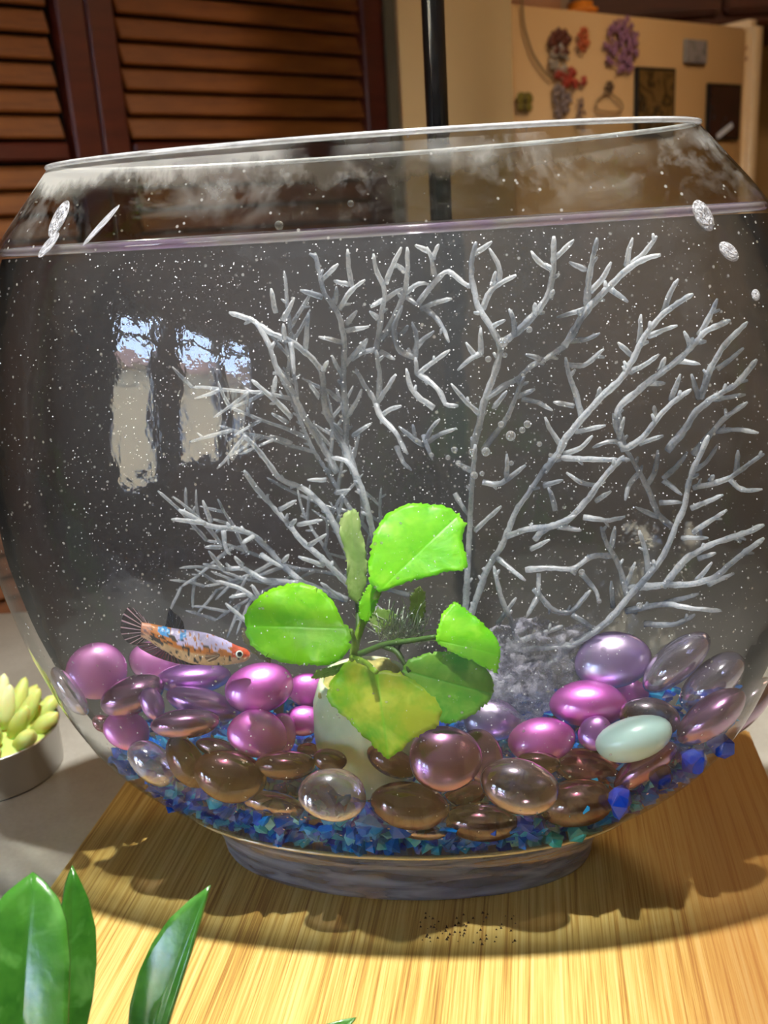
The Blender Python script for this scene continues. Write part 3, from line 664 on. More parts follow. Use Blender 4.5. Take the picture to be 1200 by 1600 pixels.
for i, (x, y, a_, b_, an, t, mt, lb) in sorted(enumerate(PB), key=lambda q: q[1][5]):
    h = None; ins = b_*.25/1000
    P = inb(x, y, t, min(a_, b_)*.00018); k = mpp(P); A = a_*k; B = b_*k
    r = b_/a_; dep = A*(.44 if r > .72 else (.62 if r < .6 else .62-(r-.6)/.12*.18))
    vd = P/np.linalg.norm(P); rx = RT-vd*(RT@vd); rx /= np.linalg.norm(rx); uy = np.cross(rx, vd); 
    c, s = math.cos(math.radians(an)), math.sin(math.radians(an)); ax = rx*c-uy*s; ay = rx*s+uy*c; az = -vd
    ph = rng.random(3)*6.28; vv = []
    for (px, py, pz) in bv_:
        w1 = 1+.035*math.sin(2*px+ph[0])*math.cos(1.7*py+ph[1])+.03*math.sin(3*py+ph[2])
        e = 1-.12*(px*px+py*py)**2*abs(pz)
        vv.append((px*w1*A, py*w1*B, pz*e*dep))
    me = mesh(vv, bf_); mtx = Matrix.Identity(4)
    for q in range(3): mtx[q][0] = ax[q]; mtx[q][1] = ay[q]; mtx[q][2] = az[q]; mtx[q][3] = P[q]
    # keep the stone inside the glass: slide it along the view ray if its near side pokes through
    for it in range(30):
        W_ = np.array([list(mtx @ Vector(v)) for v in me.vertices.foreach_get and [vv[j] for j in range(0, len(vv), 7)]])
        g_ = gfun(W_, .0006); bad = W_[g_ > 0]
        if len(bad) == 0: break
        d_ = (BC+np.array([0, 0, P[2]])-P); d_ = np.array([d_@E1*.2, d_@E2, 0]); cc = E1*d_[0]+E2*d_[1]
        sg = np.sign(cc@E2) if abs(cc@E2) > 1e-4 else 0
        if sg == 0: break
        P = P+vd*(.0006*sg)
        for q in range(3): mtx[q][3] = P[q]
    # push the stone back along the view ray until it no longer digs into the ones before it
    R3 = np.stack([ax, ay, az], 1); h2 = hit(x, y, .002); lim = 0.035
    for it in range(int(lim/.0007)):
        Wp = (probe*np.array([A, B, dep])) @ R3.T + P; ok = True
        for (Pc, Rc, Sc) in placed:
            if np.linalg.norm(Pc-P) > .05: continue
            if (np.linalg.norm(((Wp-Pc) @ Rc)/Sc, axis=1) < .93).any(): ok = False; break
        if ok: break
        P2 = P+vd*.0007
        if gfun(P2+vd*dep*.8, .001) > 0 or P2[2]-min(B, dep)*.5 < -.224: break
        P = P2
    for q in range(3): mtx[q][3] = P[q]
    placed.append((P.copy(), R3, np.array([A, B, dep])))
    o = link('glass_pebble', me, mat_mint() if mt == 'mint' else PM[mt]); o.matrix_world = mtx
    tag(o, lb, 'pebble', 'glass pebbles in the bowl')

# ================================================================== CORAL FAN (white branching plastic)
X1 = dict(o=(250, 360)); 
def cr_(ox, oy, L): return [[(ox+x*.29167, oy+y*.29167) for x, y in l] for l in L]
BR = []
BR += cr_(550, 360, [[(130,640),(150,520),(160,420),(180,360),(170,290),(125,210),(115,125)],[(175,370),(270,310)],[(165,370),(100,410)],[(180,280),(220,180),(265,90)],[(140,470),(95,435)],
 [(150,590),(200,520),(260,390),(290,300),(300,180),(295,90)],[(280,220),(240,180)],[(280,350),(350,400)],[(270,350),(370,270),(410,290)],[(350,400),(430,290),(510,205),(580,270),(640,310)],
 [(440,240),(430,150),(400,90)],[(430,150),(465,75)],[(405,110),(340,80)],[(370,420),(450,385),(535,365)],[(390,420),(460,470),(500,550),(520,600)],[(340,680),(250,650),(220,530),(270,400)],[(260,560),(300,510)],
 [(330,650),(360,600),(440,540)],[(340,680),(350,560),(320,490)],[(350,770),(340,680)],[(350,770),(430,710),(525,640)],[(350,770),(420,810),(490,880),(490,940),(570,940)],[(440,950),(360,900),(310,840),(290,740)],
 [(150,650),(230,690)],[(120,640),(50,650),(0,700)],[(50,640),(80,580)],[(130,930),(110,890),(60,820),(20,740)],[(140,920),(190,840),(235,770)],[(145,900),(150,780),(130,640)],[(160,990),(200,955),(265,940)],
 [(130,930),(130,960),(170,1020),(240,1080),(270,1160),(300,1200)],[(380,1150),(320,1110),(250,1050)],[(380,1150),(430,1050),(470,1010)],[(380,1150),(470,1090),(560,1060)],[(340,1120),(325,1040)],
 [(650,1160),(690,1010),(710,900),(760,780),(790,680),(800,610),(740,510),(670,400),(640,250),(640,150),(665,60)],[(655,130),(750,60)],[(700,420),(740,320),(790,285),(880,240)],[(750,310),(770,220)],
 [(790,280),(795,200),(735,95)],[(740,520),(820,480)],[(800,610),(900,530),(1000,430),(1060,330),(1080,200),(1080,30)],[(1075,160),(1190,50)],[(1080,210),(1000,180),(960,110)],[(980,450),(980,390)],
 [(1060,360),(1080,320)],[(870,560),(870,470),(840,420)],[(690,660),(690,520)],[(665,680),(610,600)],[(690,660),(640,680),(565,750)],[(680,980),(600,910),(530,820)],
 [(720,900),(820,830),(900,790),(960,720),(1060,680),(1130,630)],[(1010,690),(930,665)],[(700,1180),(830,1010),(880,890),(920,780)],[(890,890),(980,850)],[(910,900),(1000,920),(1075,965)],[(760,950),(830,860)],[(1120,1150),(1060,1070),(1035,1000)]])
BR += cr_(850, 360, [[(0,1290),(90,1180),(100,1130),(200,1010),(300,900),(430,780),(490,660),(530,580),(620,460),(700,400),(800,340)],[(640,440),(680,320),(720,260)],[(560,570),(640,530),(715,510)],[(510,600),(520,450)],
 [(470,670),(395,600)],[(460,760),(540,720),(615,665)],[(200,1010),(180,900),(130,760),(115,680)],[(160,940),(50,920)],[(290,900),(300,840)],[(110,620),(170,520),(240,410),(340,310),(440,210),(540,150),(625,130)],
 [(460,190),(540,120),(605,30)],[(440,190),(455,100),(475,40)],[(230,400),(240,250),(285,40)],[(250,330),(320,250),(360,170)],[(220,210),(135,170)],[(230,420),(70,465)],[(350,310),(450,385)],[(130,590),(220,590),(300,550)],
 [(130,720),(220,730),(320,635)],[(110,620),(0,690)],[(400,1130),(430,1180),(530,1110),(620,990),(690,920),(790,850)],[(680,910),(730,770)],[(600,1010),(590,940)],[(400,1120),(430,1000)],[(395,1080),(370,980)],
 [(400,1130),(330,1130),(260,1165)],[(430,1180),(400,1060),(390,950),(480,880),(560,810),(700,710),(800,620),(860,540),(1000,480)],[(830,560),(900,440),(930,365)],[(780,640),(780,590),(750,540)],[(720,700),(835,715)],[(620,750),(650,680)],
 [(560,820),(650,820)],[(660,1180),(760,1060),(820,960),(900,900),(1040,820),(1140,690)],[(910,905),(1080,880)],[(840,900),(880,760),(960,620),(1090,490)],[(930,740),(1000,690),(1070,630)],[(830,900),(790,770)],
 [(800,1200),(900,1080),(960,1010),(1090,920)],[(920,1075),(1040,1065),(1150,1085)],[(170,1080),(330,1045)],[(110,1195),(200,1170),(260,1100)],[(510,1140),(640,1100)]])
BR += cr_(850, 680, [[(0,1250),(140,1130),(300,1030),(380,960),(450,870),(560,750),(640,650),(690,530),(700,490),(750,400),(770,280),(800,180),(850,80),(880,0)],[(690,490),(610,430),(560,300),(530,230),(460,110),(420,40),(400,0)],
 [(610,440),(490,385)],[(560,260),(600,190),(610,80)],[(510,200),(450,270),(435,350)],[(800,190),(880,140),(930,50)],[(640,240),(740,320)],[(640,230),(720,160),(770,90)],[(800,280),(900,260),(1000,230),(1100,150),(1180,100)],
 [(1000,240),(1060,300),(1170,290)],[(1030,200),(1040,80)],[(790,390),(960,320)],[(620,360),(740,360)],[(890,240),(910,215)],[(450,870),(420,760),(390,660),(340,600),(305,490)],[(360,600),(380,490)],[(440,800),(490,680)],
 [(360,650),(260,640),(160,720),(0,710)],[(560,750),(550,640),(510,510)],[(370,920),(360,780)],[(450,820),(650,800),(800,800),(920,760),(1030,660),(1180,550)],[(650,800),(710,720),(760,660),(900,580),(1090,520),(1180,480)],
 [(740,550),(880,550)],[(800,520),(980,400)],[(830,660),(920,630)],[(810,790),(900,680)],[(880,800),(1020,740)],[(440,940),(560,920),(640,900),(800,930),(950,940)],[(650,900),(830,850)],[(540,1010),(700,1020),(810,960)],
 [(0,1140),(200,1110),(300,1030)],[(-50,820),(0,890),(60,950),(150,950),(250,830)],[(150,960),(260,1030)],[(200,740),(240,790),(300,850),(290,890)],[(-50,560),(0,500),(130,460),(230,350),(280,280),(350,190),(430,110)],
 [(290,270),(200,260),(120,200)],[(280,350),(360,300)],[(210,440),(350,460),(435,435)],[(70,490),(200,510)],[(100,120),(230,130),(400,130)],[(60,400),(50,330),(20,280)]])
BR += cr_(550, 680, [[(600,1060),(660,900),(720,720),(800,600),(880,400),(960,290),(1040,160)],[(830,540),(950,500),(1060,490),(1200,430)],[(960,610),(1060,560)],[(930,720),(1060,710),(1200,720)],[(1000,740),(1000,860)],[(1000,860),(930,980)],
 [(780,1010),(880,870)],[(1030,270),(1130,240)],[(830,240),(830,100)],[(700,250),(790,270),(930,160)],[(640,190),(560,150)],[(780,660),(930,780)],[(550,310),(620,430)],[(660,510),(800,380)],[(820,1160),(1000,1140),(1200,1130)],
 [(830,1130),(1130,1020)],[(600,1060),(620,700),(640,300),(660,50)],[(240,60),(270,150),(320,190)],[(380,0),(430,130)],[(900,1160),(860,1010),(800,880),(760,700)]])
BR += cr_(250, 680, [[(1200,960),(1100,880),(1000,790),(860,650),(760,570),(700,490),(620,400),(520,290),(450,190)],[(640,400),(730,350)],[(700,480),(730,450)],[(800,590),(890,530)],[(740,480),(870,455)],[(1050,700),(930,470),(890,400),(820,320),(740,270),(640,240),(590,160),(510,60),(450,0)],
 [(1000,880),(760,790),(660,700),(570,600),(500,530),(400,500),(260,490),(180,440),(100,400)],[(240,470),(60,450)],[(270,460),(230,350)],[(540,640),(660,710)],[(340,510),(350,630),(380,640)],[(500,540),(440,580)],
 [(740,790),(560,780),(450,710),(340,720),(230,690)],[(340,720),(260,620)],[(440,700),(400,650)],[(340,600),(240,600)],[(620,930),(520,890),(440,820),(300,780)],[(460,850),(370,870)],[(530,870),(490,800)],[(540,1050),(440,980),(350,900)],
 [(980,880),(860,790)],[(880,700),(740,650)],[(660,680),(690,640)],[(1180,700),(1100,340),(1050,200),(1000,130),(920,120)],[(890,240),(790,240)],[(940,310),(1020,290)]])
BR += cr_(250, 360, [[(1100,1440),(1040,1300),(990,1200),(1000,1000),(980,800),(990,600),(960,450),(880,340),(855,240),(830,120)],[(870,260),(955,180)],[(870,355),(750,320)],[(960,420),(1030,310),(1100,265)],[(1030,300),(1010,200),(1005,100)],
 [(940,390),(945,300)],[(1010,290),(930,270)],[(980,600),(850,570)],[(990,540),(1120,515)],[(1000,500),(1055,430)],[(995,720),(1060,640),(1110,580)],[(975,780),(920,670)],[(1000,1000),(1050,930),(1080,850)],[(870,750),(900,700)],
 [(1040,1300),(1000,1180),(880,950),(870,750),(800,670),(700,590),(590,550),(500,480),(370,440)],[(670,580),(660,500)],[(780,630),(795,440)],[(700,600),(720,770)],[(620,440),(595,310)],[(660,480),(720,360)],
 [(950,1300),(900,1200),(760,980),(700,840),(620,740),(590,620),(510,480)],[(610,860),(620,780)],[(700,1000),(650,940),(560,860),(490,800)],[(850,890),(800,820)],[(960,910),(890,850)],[(680,1030),(600,980)],
 [(980,1090),(930,1030)],[(700,1140),(590,1100)],[(1030,1100),(1130,1035)]])
main_paths = [l for l in BR if sum(math.dist(l[i], l[i+1]) for i in range(len(l)-1)) > 150]
NF = len(BR)
def grow(x, y, a_, L, depth):
    pts = [(x, y)]; n_ = max(3, int(L/22))
    for j in range(n_):
        a_ += (rng.random()-.5)*.35; x += math.cos(a_)*L/n_; y += math.sin(a_)*L/n_; pts.append((x, y))
        if y < 400 or x > 1170 or x < 260: break
        if depth > 0 and j > 0 and rng.random() < .62 and len(BR) < 292: grow(x, y, a_+rng.choice([-1, 1])*(.5+.4*rng.random()), L*(.28+.2*rng.random()), depth-1)
    if len(pts) > 1: BR.append(pts)
for a0, L0, x0, y0 in ((-2.75, 330, 640, 930), (-2.45, 380, 640, 900), (-2.15, 380, 650, 880), (-1.85, 360, 660, 870), (-1.62, 380, 680, 860), (-1.35, 330, 700, 850), (-2.3, 200, 520, 780), (-1.1, 300, 760, 860)):
    if len(BR) < 290: grow(x0, y0, a0, L0, 2)
m_cor = mat_coral(.42); m_cor2 = mat_coral(.62)
cbase = inb(800, 1060, .6, .004); cor = empty('artificial_coral', cbase); tag(cor, 'wide white branching coral fan filling the back of the bowl', 'coral')
nbr = 0
for li, l in enumerate(BR):
    L = sum(math.dist(l[i], l[i+1]) for i in range(len(l)-1)); n = max(5, int(L/7)); q = resample(l, n)
    t0 = .62+.05*math.sin(q[0][0]*.013)+(.16 if li >= NF else 0)
    pts = []
    for j, (x, y) in enumerate(q):
        y = max(y, 402-.0675*x+6); t = t0+.03*math.sin(x*.02+y*.015)-(.04*j/n)
        pts.append(inb(x, y, t, .004)-np.array(cbase))
    thick = 5.8 if L > 170 else (5.0 if L > 70 else 4.4)
    k = .38/F
    if li >= NF: thick *= .72
    base_ = thick*k; rad = [base_*(1.0-.35*j/(n-1)) for j in range(n)]; rad[-1] *= .5
    vs, fs = tube(pts, rad, 7, .22)
    if L > 50:            # small side nubs
        for _ in range(int(L/60)):
            j = rng.integers(1, n-1); p = pts[j]; tdir = pts[j+1]-pts[j-1]; tdir /= np.linalg.norm(tdir)+1e-9
            sd = np.cross(tdir, [0, 1, 0]); sd /= np.linalg.norm(sd)+1e-9; sd *= rng.choice([-1, 1]); e_ = p+sd*k*(6+5*rng.random())+tdir*k*7
            v2, f2 = tube([p, (p+e_)/2, e_], [base_*.7, base_*.6, base_*.35], 5, .2); i0 = len(vs); vs += v2; fs += [tuple(i0+z for z in f) for f in f2]
    link('branch', mesh(vs, fs), m_cor2 if li >= NF else m_cor, cor); nbr += 1
print('branches', nbr)
# coral foot: frosty lump at the base
def lump(sx, sy, sz, seed, amp=.3, seg=30, rings=20):
    R = np.random.default_rng(seed); ph = R.random((8, 3))*6; fr_ = 1.5+R.random((8, 3))*6; vs, fs = ballmesh(seg, rings); out = []
    for v in vs:
        d = 1+amp*sum(math.sin(fr_[k, 0]*v[0]+ph[k, 0])*math.sin(fr_[k, 1]*v[1]+ph[k, 1])*math.cos(fr_[k, 2]*v[2]+ph[k, 2]) for k in range(8))/2.2
        out.append((v[0]*sx*d, v[1]*sy*d, v[2]*sz*d))
    return mesh(out, fs)
a = M('frosty_coral_foot'); n = a.noise(a.coord(), 220, 5, .7, .5); cc_ = a.ramp(n.outputs[0], [(.35, lin((150, 150, 175))), (.65, lin((240, 238, 250)))])
dd_ = a.mix(.5, a.n('ShaderNodeBsdfDiffuse', {0: cc_}), a.n('ShaderNodeBsdfTranslucent', {0: cc_}))
a.surf(a.mix(a.ramp(n.outputs[0], [(.42, (.05, .05, .05)), (.66, (.75, .75, .75))]).outputs[0], a.n('ShaderNodeBsdfTransparent'), dd_))
for x, y, t, sx, sz, sd in ((835, 1040, .62, .020, .019, 1), (800, 1085, .58, .016, .014, 2), (745, 1075, .62, .016, .016, 3)):
    P = inb(x, y, t, .012); link('coral_foot', lump(sx, .009, sz, sd), a.m, cor, loc=P-np.array(cbase))

# ================================================================== POT, PLANT
PP = inb(574, 1140, .42, .02); pz = -.2085; 
m_pot = M('pale_celadon'); n = m_pot.noise(m_pot.coord(), 70, 3)
m_pot.surf(m_pot.pr(Base_Color=m_pot.ramp(n.outputs[0], [(.35, lin((190, 208, 160))), (.65, lin((222, 232, 200)))]).outputs[0], Roughness=.5, Subsurface_Weight=.3, Subsurface_Scale=.004))
pot = empty('plant_pot', (PP[0], PP[1], pz)); tag(pot, 'pale green-white rounded pot half buried among the pebbles', 'pot')
ph_ = .044; R_ = .0205
link('pot_wall', lathe([(R_*.7, 0), (R_*.84, .001), (R_*.95, .008), (R_, .022), (R_*.97, .034), (R_*.86, ph_-.003), (R_*.8, ph_), (R_*.74, ph_-.001), (R_*.76, ph_-.007), (R_*.6, ph_-.010)], 48, True, False), m_pot.m, pot)
link('growing_medium', (lambda q: q)(lump(R_*.76, R_*.76, .007, 5, .25)), plain('yellowish_rockwool', (196, 186, 110), .9, .25, 300), pot, loc=(0, 0, ph_-.004))
plant = empty('aquatic_plant', (PP[0], PP[1], pz+ph_)); tag(plant, 'lime green leafy plant growing out of the pale pot inside the bowl', 'plant')
PO = np.array([PP[0], PP[1], pz+ph_])
def leafmesh(outl, P0, nrm, bulge=.12, mid=None, origin=np.zeros(3), rings=9, n=120, wav=.035, inside=True):
    """outline -> blade on its own tilted plane, arched across the midrib"""
    nrm = np.array(nrm, float); nrm /= np.linalg.norm(nrm)
    q = np.array(outl+[outl[0]], float); d = np.r_[0, np.cumsum(np.linalg.norm(np.diff(q, axis=0), axis=1))]; s = np.linspace(0, d[-1], n, endpoint=False)
    q = np.stack([np.interp(s, d, q[:, 0]), np.interp(s, d, q[:, 1])], 1)
    W3 = np.array([onPlane(x, y, P0, nrm) for x, y in q]); qj = q+(rng.normal(size=q.shape)*1.2 if inside else 0); WJ = np.array([onPlane(x, y, P0, nrm) for x, y in qj])-W3; c = W3.mean(0); size = np.abs(W3-c).max()
    if mid is None: mid = (outl[0], outl[len(outl)//2])
    m0 = onPlane(*mid[0], P0, nrm); m1 = onPlane(*mid[1], P0, nrm); md = (m1-m0)/np.linalg.norm(m1-m0); sd = np.cross(nrm, md)
    vs = [c]; uv = [(0, .5+float((c-m0)@sd)/size*.5)]; lift = []
    for r in range(1, rings+1):
        f = r/rings
        for k in range(n):
            p = c+(W3[k]-c)*f+(WJ[k] if r == rings else 0); e = float((p-m0)@sd)/size; al = float((p-m0)@md)/np.linalg.norm(m1-m0)
            h = bulge*size*(abs(e)*.9-(e*e)*.9) - bulge*size*.35*(al-.5)**2*4 + wav*size*(f**5*(math.sin(k*2*math.pi/n*5+al*4)*.7+math.sin(k*2*math.pi/n*11+1)*.3)+.5*math.sin(p[0]*170+3)*math.sin(p[2]*210+p[0]*60))
            vs.append(p+nrm*h); uv.append((f, .5+e*.5))
    vs[0] = c+nrm*(-bulge*size*.0)
    fs = [(0, 1+k, 1+(k+1) % n) for k in range(n)]
    for r in range(rings-1):
        b0_ = 1+r*n; b1_ = 1+(r+1)*n
        for k in range(n): fs.append((b0_+k, b1_+k, b1_+(k+1) % n, b0_+(k+1) % n))
    if inside:
        out = []
        for v in vs:
            v = np.array(v); it = 0
            while gfun(v, .0012) > 0 and it < 60: v = v+(BC+np.array([0, 0, v[2]])-v)*.03; it += 1
            out.append(v)
        vs = out
    me = mesh([v-origin for v in vs], fs); ul = me.uv_layers.new(name='UVMap')
    for lp in me.loops: ul.data[lp.index].uv = uv[lp.vertex_index]
    return me
def leaf(name, outl, t, nrm, mat, parent, origin, thick=.0005, label=None, **kw):
    cx_, cy_ = np.mean([p[0] for p in outl]), np.mean([p[1] for p in outl]); P0 = inb(cx_, cy_, t, .004)
    o = link(name, leafmesh(outl, P0, nrm, origin=origin, **kw), mat, parent); md_ = o.modifiers.new('thickness', 'SOLIDIFY'); md_.thickness = thick; md_.offset = 0
    if label: o['label'] = label
    return o
mL1 = mat_leaf('bright_leaf', (118, 220, 12), (155, 238, 35), (215, 240, 60)); mL2 = mat_leaf('lime_leaf', (118, 216, 8), (150, 228, 20), (200, 230, 40))
mL3 = mat_leaf('mottled_leaf', (115, 205, 30), (200, 215, 55), (215, 190, 80), patch=4); mL4 = mat_leaf('mottled_dark_leaf', (75, 195, 45), (150, 215, 70), (200, 205, 90))
mL6 = mat_leaf('faded_leaf', (150, 190, 90), (190, 220, 130), (215, 235, 150), trans=.6)
leaf('leaf', [(593,925),(578,912),(575,885),(580,850),(590,820),(605,803),(625,792),(650,787),(675,787),(700,792),(718,802),(728,818),(723,835),(724,855),(730,872),(732,885),(724,893),(700,893),(680,899),(650,905),(628,912),(610,920)], .38, (0, -.8, .6), mL1, plant, PO, mid=((593, 922), (705, 815)), label='largest upright bright green leaf with ragged right margin')
leaf('leaf', [(548,985),(547,1010),(538,1025),(522,1037),(500,1041),(470,1040),(440,1035),(412,1024),(392,1008),(384,988),(383,965),(392,945),(408,928),(428,918),(450,913),(470,912),(490,917),(508,927),(522,942),(530,958),(535,968)], .25, (-.05, -.75, .65), mL2, plant, PO, mid=((548, 982), (384, 978)), label='oval lime leaf pointing left toward the fish')
leaf('leaf', [(588,1050),(572,1040),(555,1033),(538,1038),(524,1055),(511,1078),(512,1095),(530,1113),(550,1132),(568,1150),(585,1168),(607,1187),(628,1170),(645,1155),(665,1143),(688,1132),(690,1110),(680,1092),(665,1078),(645,1062),(625,1052),(606,1047)], .10, (0, -.85, .5), mL3, plant, PO, mid=((588, 1048), (607, 1187)), label='mottled yellow-green leaf hanging down in front of the pot')
leaf('leaf', [(640,1062),(628,1048),(638,1032),(660,1022),(690,1017),(715,1020),(740,1033),(760,1045),(770,1058),(772,1080),(765,1095),(742,1115),(720,1126),(700,1131),(680,1125),(660,1100)], .26, (.1, -.85, .5), mL4, plant, PO, mid=((640, 1050), (768, 1085)), label='curled darker green leaf behind the hanging one')
leaf('leaf', [(680,1000),(683,985),(690,962),(703,945),(713,939),(735,958),(755,975),(775,995),(783,1012),(781,1035),(777,1052),(757,1044),(735,1032),(712,1022),(690,1010)], .3, (.1, -.8, .6), mL1, plant, PO, mid=((682, 1000), (775, 1022)), label='bright folded leaf on the right stem')
leaf('leaf', [(560,945),(548,935),(541,915),(543,890),(540,865),(533,840),(530,815),(540,800),(553,795),(563,805),(564,830),(571,855),(574,885),(572,915)], .5, (-.15, -.9, .35), mL6, plant, PO, mid=((560, 940), (548, 800)), label='narrow faded leaf left of the largest leaf', wav=.05)
leaf('leaf', [(650,985),(640,960),(642,930),(655,915),(664,925),(665,950),(660,972)], .55, (.1, -.9, .3), mat_leaf('olive_leaf', (85, 110, 30), (110, 130, 40), (130, 140, 60)), plant, PO, label='small olive leaf in the shade under the largest leaf')
leaf('leaf', [(572,975),(560,962),(562,940),(575,915),(592,905),(596,920),(588,945),(580,962)], .36, (0, -.9, .4), mL2, plant, PO, label='young folded leaf at the base of the largest leaf')
leaf('leaf', [(590,990),(575,968),(590,950),(615,955),(622,965),(608,978)], .5, (0, -.9, .4), mL6, plant, PO)
leaf('leaf', [(487,1060),(495,1048),(515,1043),(535,1042),(530,1052),(510,1058)], .2, (0, -.8, .6), mL6, plant, PO)
m_stem = plain('green_stem', (130, 170, 45), .5, .25, 200); m_stem2 = plain('dark_green_stem', (60, 95, 28), .5, .25, 200); m_root = plain('white_root', (190, 200, 185), .6)
def stem(pts, ts, r, mat, name='stem', par=None, org=None):
    Q = [inb(x, y, t, .004)-(PO if org is None else org) for (x, y), t in zip(pts, ts)]; vs, fs = tube(resample(Q, 14), [r*.38/F*(1-.3*i/13) for i in range(14)], 8, .06); return link(name, mesh(vs, fs), mat, par or plant)
stem([(552,1030),(556,1000),(572,960),(592,924)], [.36,.37,.37,.37], 6.5, m_stem); stem([(548,1028),(600,1006),(650,1000),(684,994)], [.34,.33,.31,.3], 5, m_stem2)
stem([(552,1028),(556,1008),(548,985)], [.34,.3,.26], 5, m_stem); stem([(550,1028),(570,1034),(588,1050)], [.32,.2,.1], 5, m_stem); stem([(556,1012),(560,975),(558,940)], [.38,.44,.5], 4.5, m_stem2)
stem([(600,1010),(620,1018),(640,1050)], [.33,.3,.26], 4, m_stem2); stem([(552,1036),(545,1055),(556,1075)], [.36,.38,.4], 9, plain('woody_crown', (150, 130, 80), .8, .3, 200), 'crown')
stem([(548,1036),(515,1046),(490,1058)], [.3,.25,.2], 3.5, m_stem); stem([(625,1000),(618,1015),(628,1030)], [.33,.33,.33], 6, m_stem2)
vs, fs = [], []
for k in range(90):
    x0, y0 = 590+rng.random()*70, 985+rng.random()*25; a_ = -math.pi/2+(rng.random()-.5)*2.4; L = 20+45*rng.random(); pts = [(x0, y0)]
    for j in range(4): a_ += (rng.random()-.5)*.8; pts.append((pts[-1][0]+math.cos(a_)*L/4, pts[-1][1]+math.sin(a_)*L/4))
    t_ = .42+.15*rng.random(); v2, f2 = tube([inb(x, y, t_, .004)-PO for x, y in pts], .9*.38/F, 3); i0 = len(vs); vs += v2; fs += [tuple(i0+z for z in f) for f in f2]
o = link('fine_roots', mesh(vs, fs), m_root, plant); o['kind'] = 'stuff'

# ================================================================== FISH
FP = inb(300, 1010, .30, .004); kf = mpp(FP); vd = FP/np.linalg.norm(FP); fx = RT-vd*(RT@vd); fx /= np.linalg.norm(fx); fz = np.cross(fx, vd)
fm = Matrix.Identity(4)
for q in range(3): fm[q][0] = fx[q]; fm[q][1] = vd[q]; fm[q][2] = fz[q]; fm[q][3] = FP[q]
def fl(x, y, d=0): return ((x-300)*kf, d*kf, -(y-1010)*kf)
fish = empty('betta_fish'); fish.matrix_world = fm; tag(fish, 'small orange and lilac marbled fish swimming right at the left of the bowl', 'fish')
st = np.array([(222,984,11),(232,987,13),(250,995,17.5),(275,1005,22.5),(300,1011,26),(325,1014.5,25),(350,1019,20.5),(368,1022.5,14.5),(380,1023.5,11.5),(386,1023.5,8.5),(390,1023.5,4)])
N1, N2 = 110, 44; xs = np.linspace(222, 390, N1); vs, fs, col = [], [], []
cy = np.interp(xs, st[:, 0], st[:, 1]); hh = np.interp(xs, st[:, 0], st[:, 2])
k5 = np.ones(9)/9; cy = np.convolve(np.pad(cy, 4, mode='reflect', reflect_type='odd'), k5, 'valid'); hs = np.convolve(np.pad(hh, 4, mode='edge'), k5, 'valid'); hs[-8:] = hh[-8:]
def hn(i, j, s=1):
    v = math.sin(i*12.9898*s+j*78.233)*43758.5453; return v-math.floor(v)
def vnoise(x, y):
    xi, yi = math.floor(x), math.floor(y); fx_, fy_ = x-xi, y-yi; fx_ = fx_*fx_*(3-2*fx_); fy_ = fy_*fy_*(3-2*fy_)
    return (hn(xi, yi)*(1-fx_)+hn(xi+1, yi)*fx_)*(1-fy_)+(hn(xi, yi+1)*(1-fx_)+hn(xi+1, yi+1)*fx_)*fy_
def fcol(x, v):   # v -1 belly..1 back
    a = vnoise(x*.14, v*3+5); b = vnoise(x*.3+9, v*5); c = vnoise(x*.22+40, v*6+3)
    base = np.array(lin((200, 122, 48))[:3]) if v > -.35 else np.array(lin((215, 180, 135))[:3])
    base = base*(.8+.4*b)
    if x > 362: base = np.array(lin((195, 75, 40))[:3])*(.8+.5*b) if v > -.4 else np.array(lin((205, 165, 140))[:3])
    if v > .08+.5*(a-.5) and 268 < x < 362 and b > .22: base = np.array(lin((205, 195, 240))[:3])
    if v > .25 and (247 < x < 266 or 281 < x < 290) and a > .3: base = np.array(lin((40, 150, 225))[:3])
    if x < 285 and v < .45 and c > .60: base = np.array(lin((25, 20, 22))[:3])
    elif c > .80 and v < .35: base = np.array(lin((30, 24, 26))[:3])
    if x < 236: base = base*.6+np.array(lin((200, 150, 150))[:3])*.4
    return (*base, 1)
for i, x in enumerate(xs):
    for j in range(N2):
        a_ = 2*math.pi*j/N2; z = math.sin(a_); y_ = math.cos(a_); vs.append(fl(x, cy[i]-z*hs[i], y_*hs[i]*.52*(1-.25*abs(z)))); col.append(fcol(x, z))
for i in range(N1-1):
    for j in range(N2): k = (j+1) % N2; fs.append((i*N2+j, i*N2+k, (i+1)*N2+k, (i+1)*N2+j))
fs.append(tuple(range(N2))); fs.append(tuple(range((N1-1)*N2, N1*N2))[::-1])
me = mesh(vs, fs); ca = me.color_attributes.new('pattern', 'FLOAT_COLOR', 'POINT')
for i, c in enumerate(col): ca.data[i].color = c
a = M('fish_scales'); at = a.n('ShaderNodeAttribute', attribute_name='pattern'); vo = a.n('ShaderNodeTexVoronoi', {'Vector': a.coord(), 'Scale': 900}); bp = a.bump(vo.outputs[0], .4, .0003)
a.surf(a.pr(Base_Color=at.outputs[0], Roughness=.35, Coat_Weight=.5, Normal=bp)); link('body', me, a.m, fish)
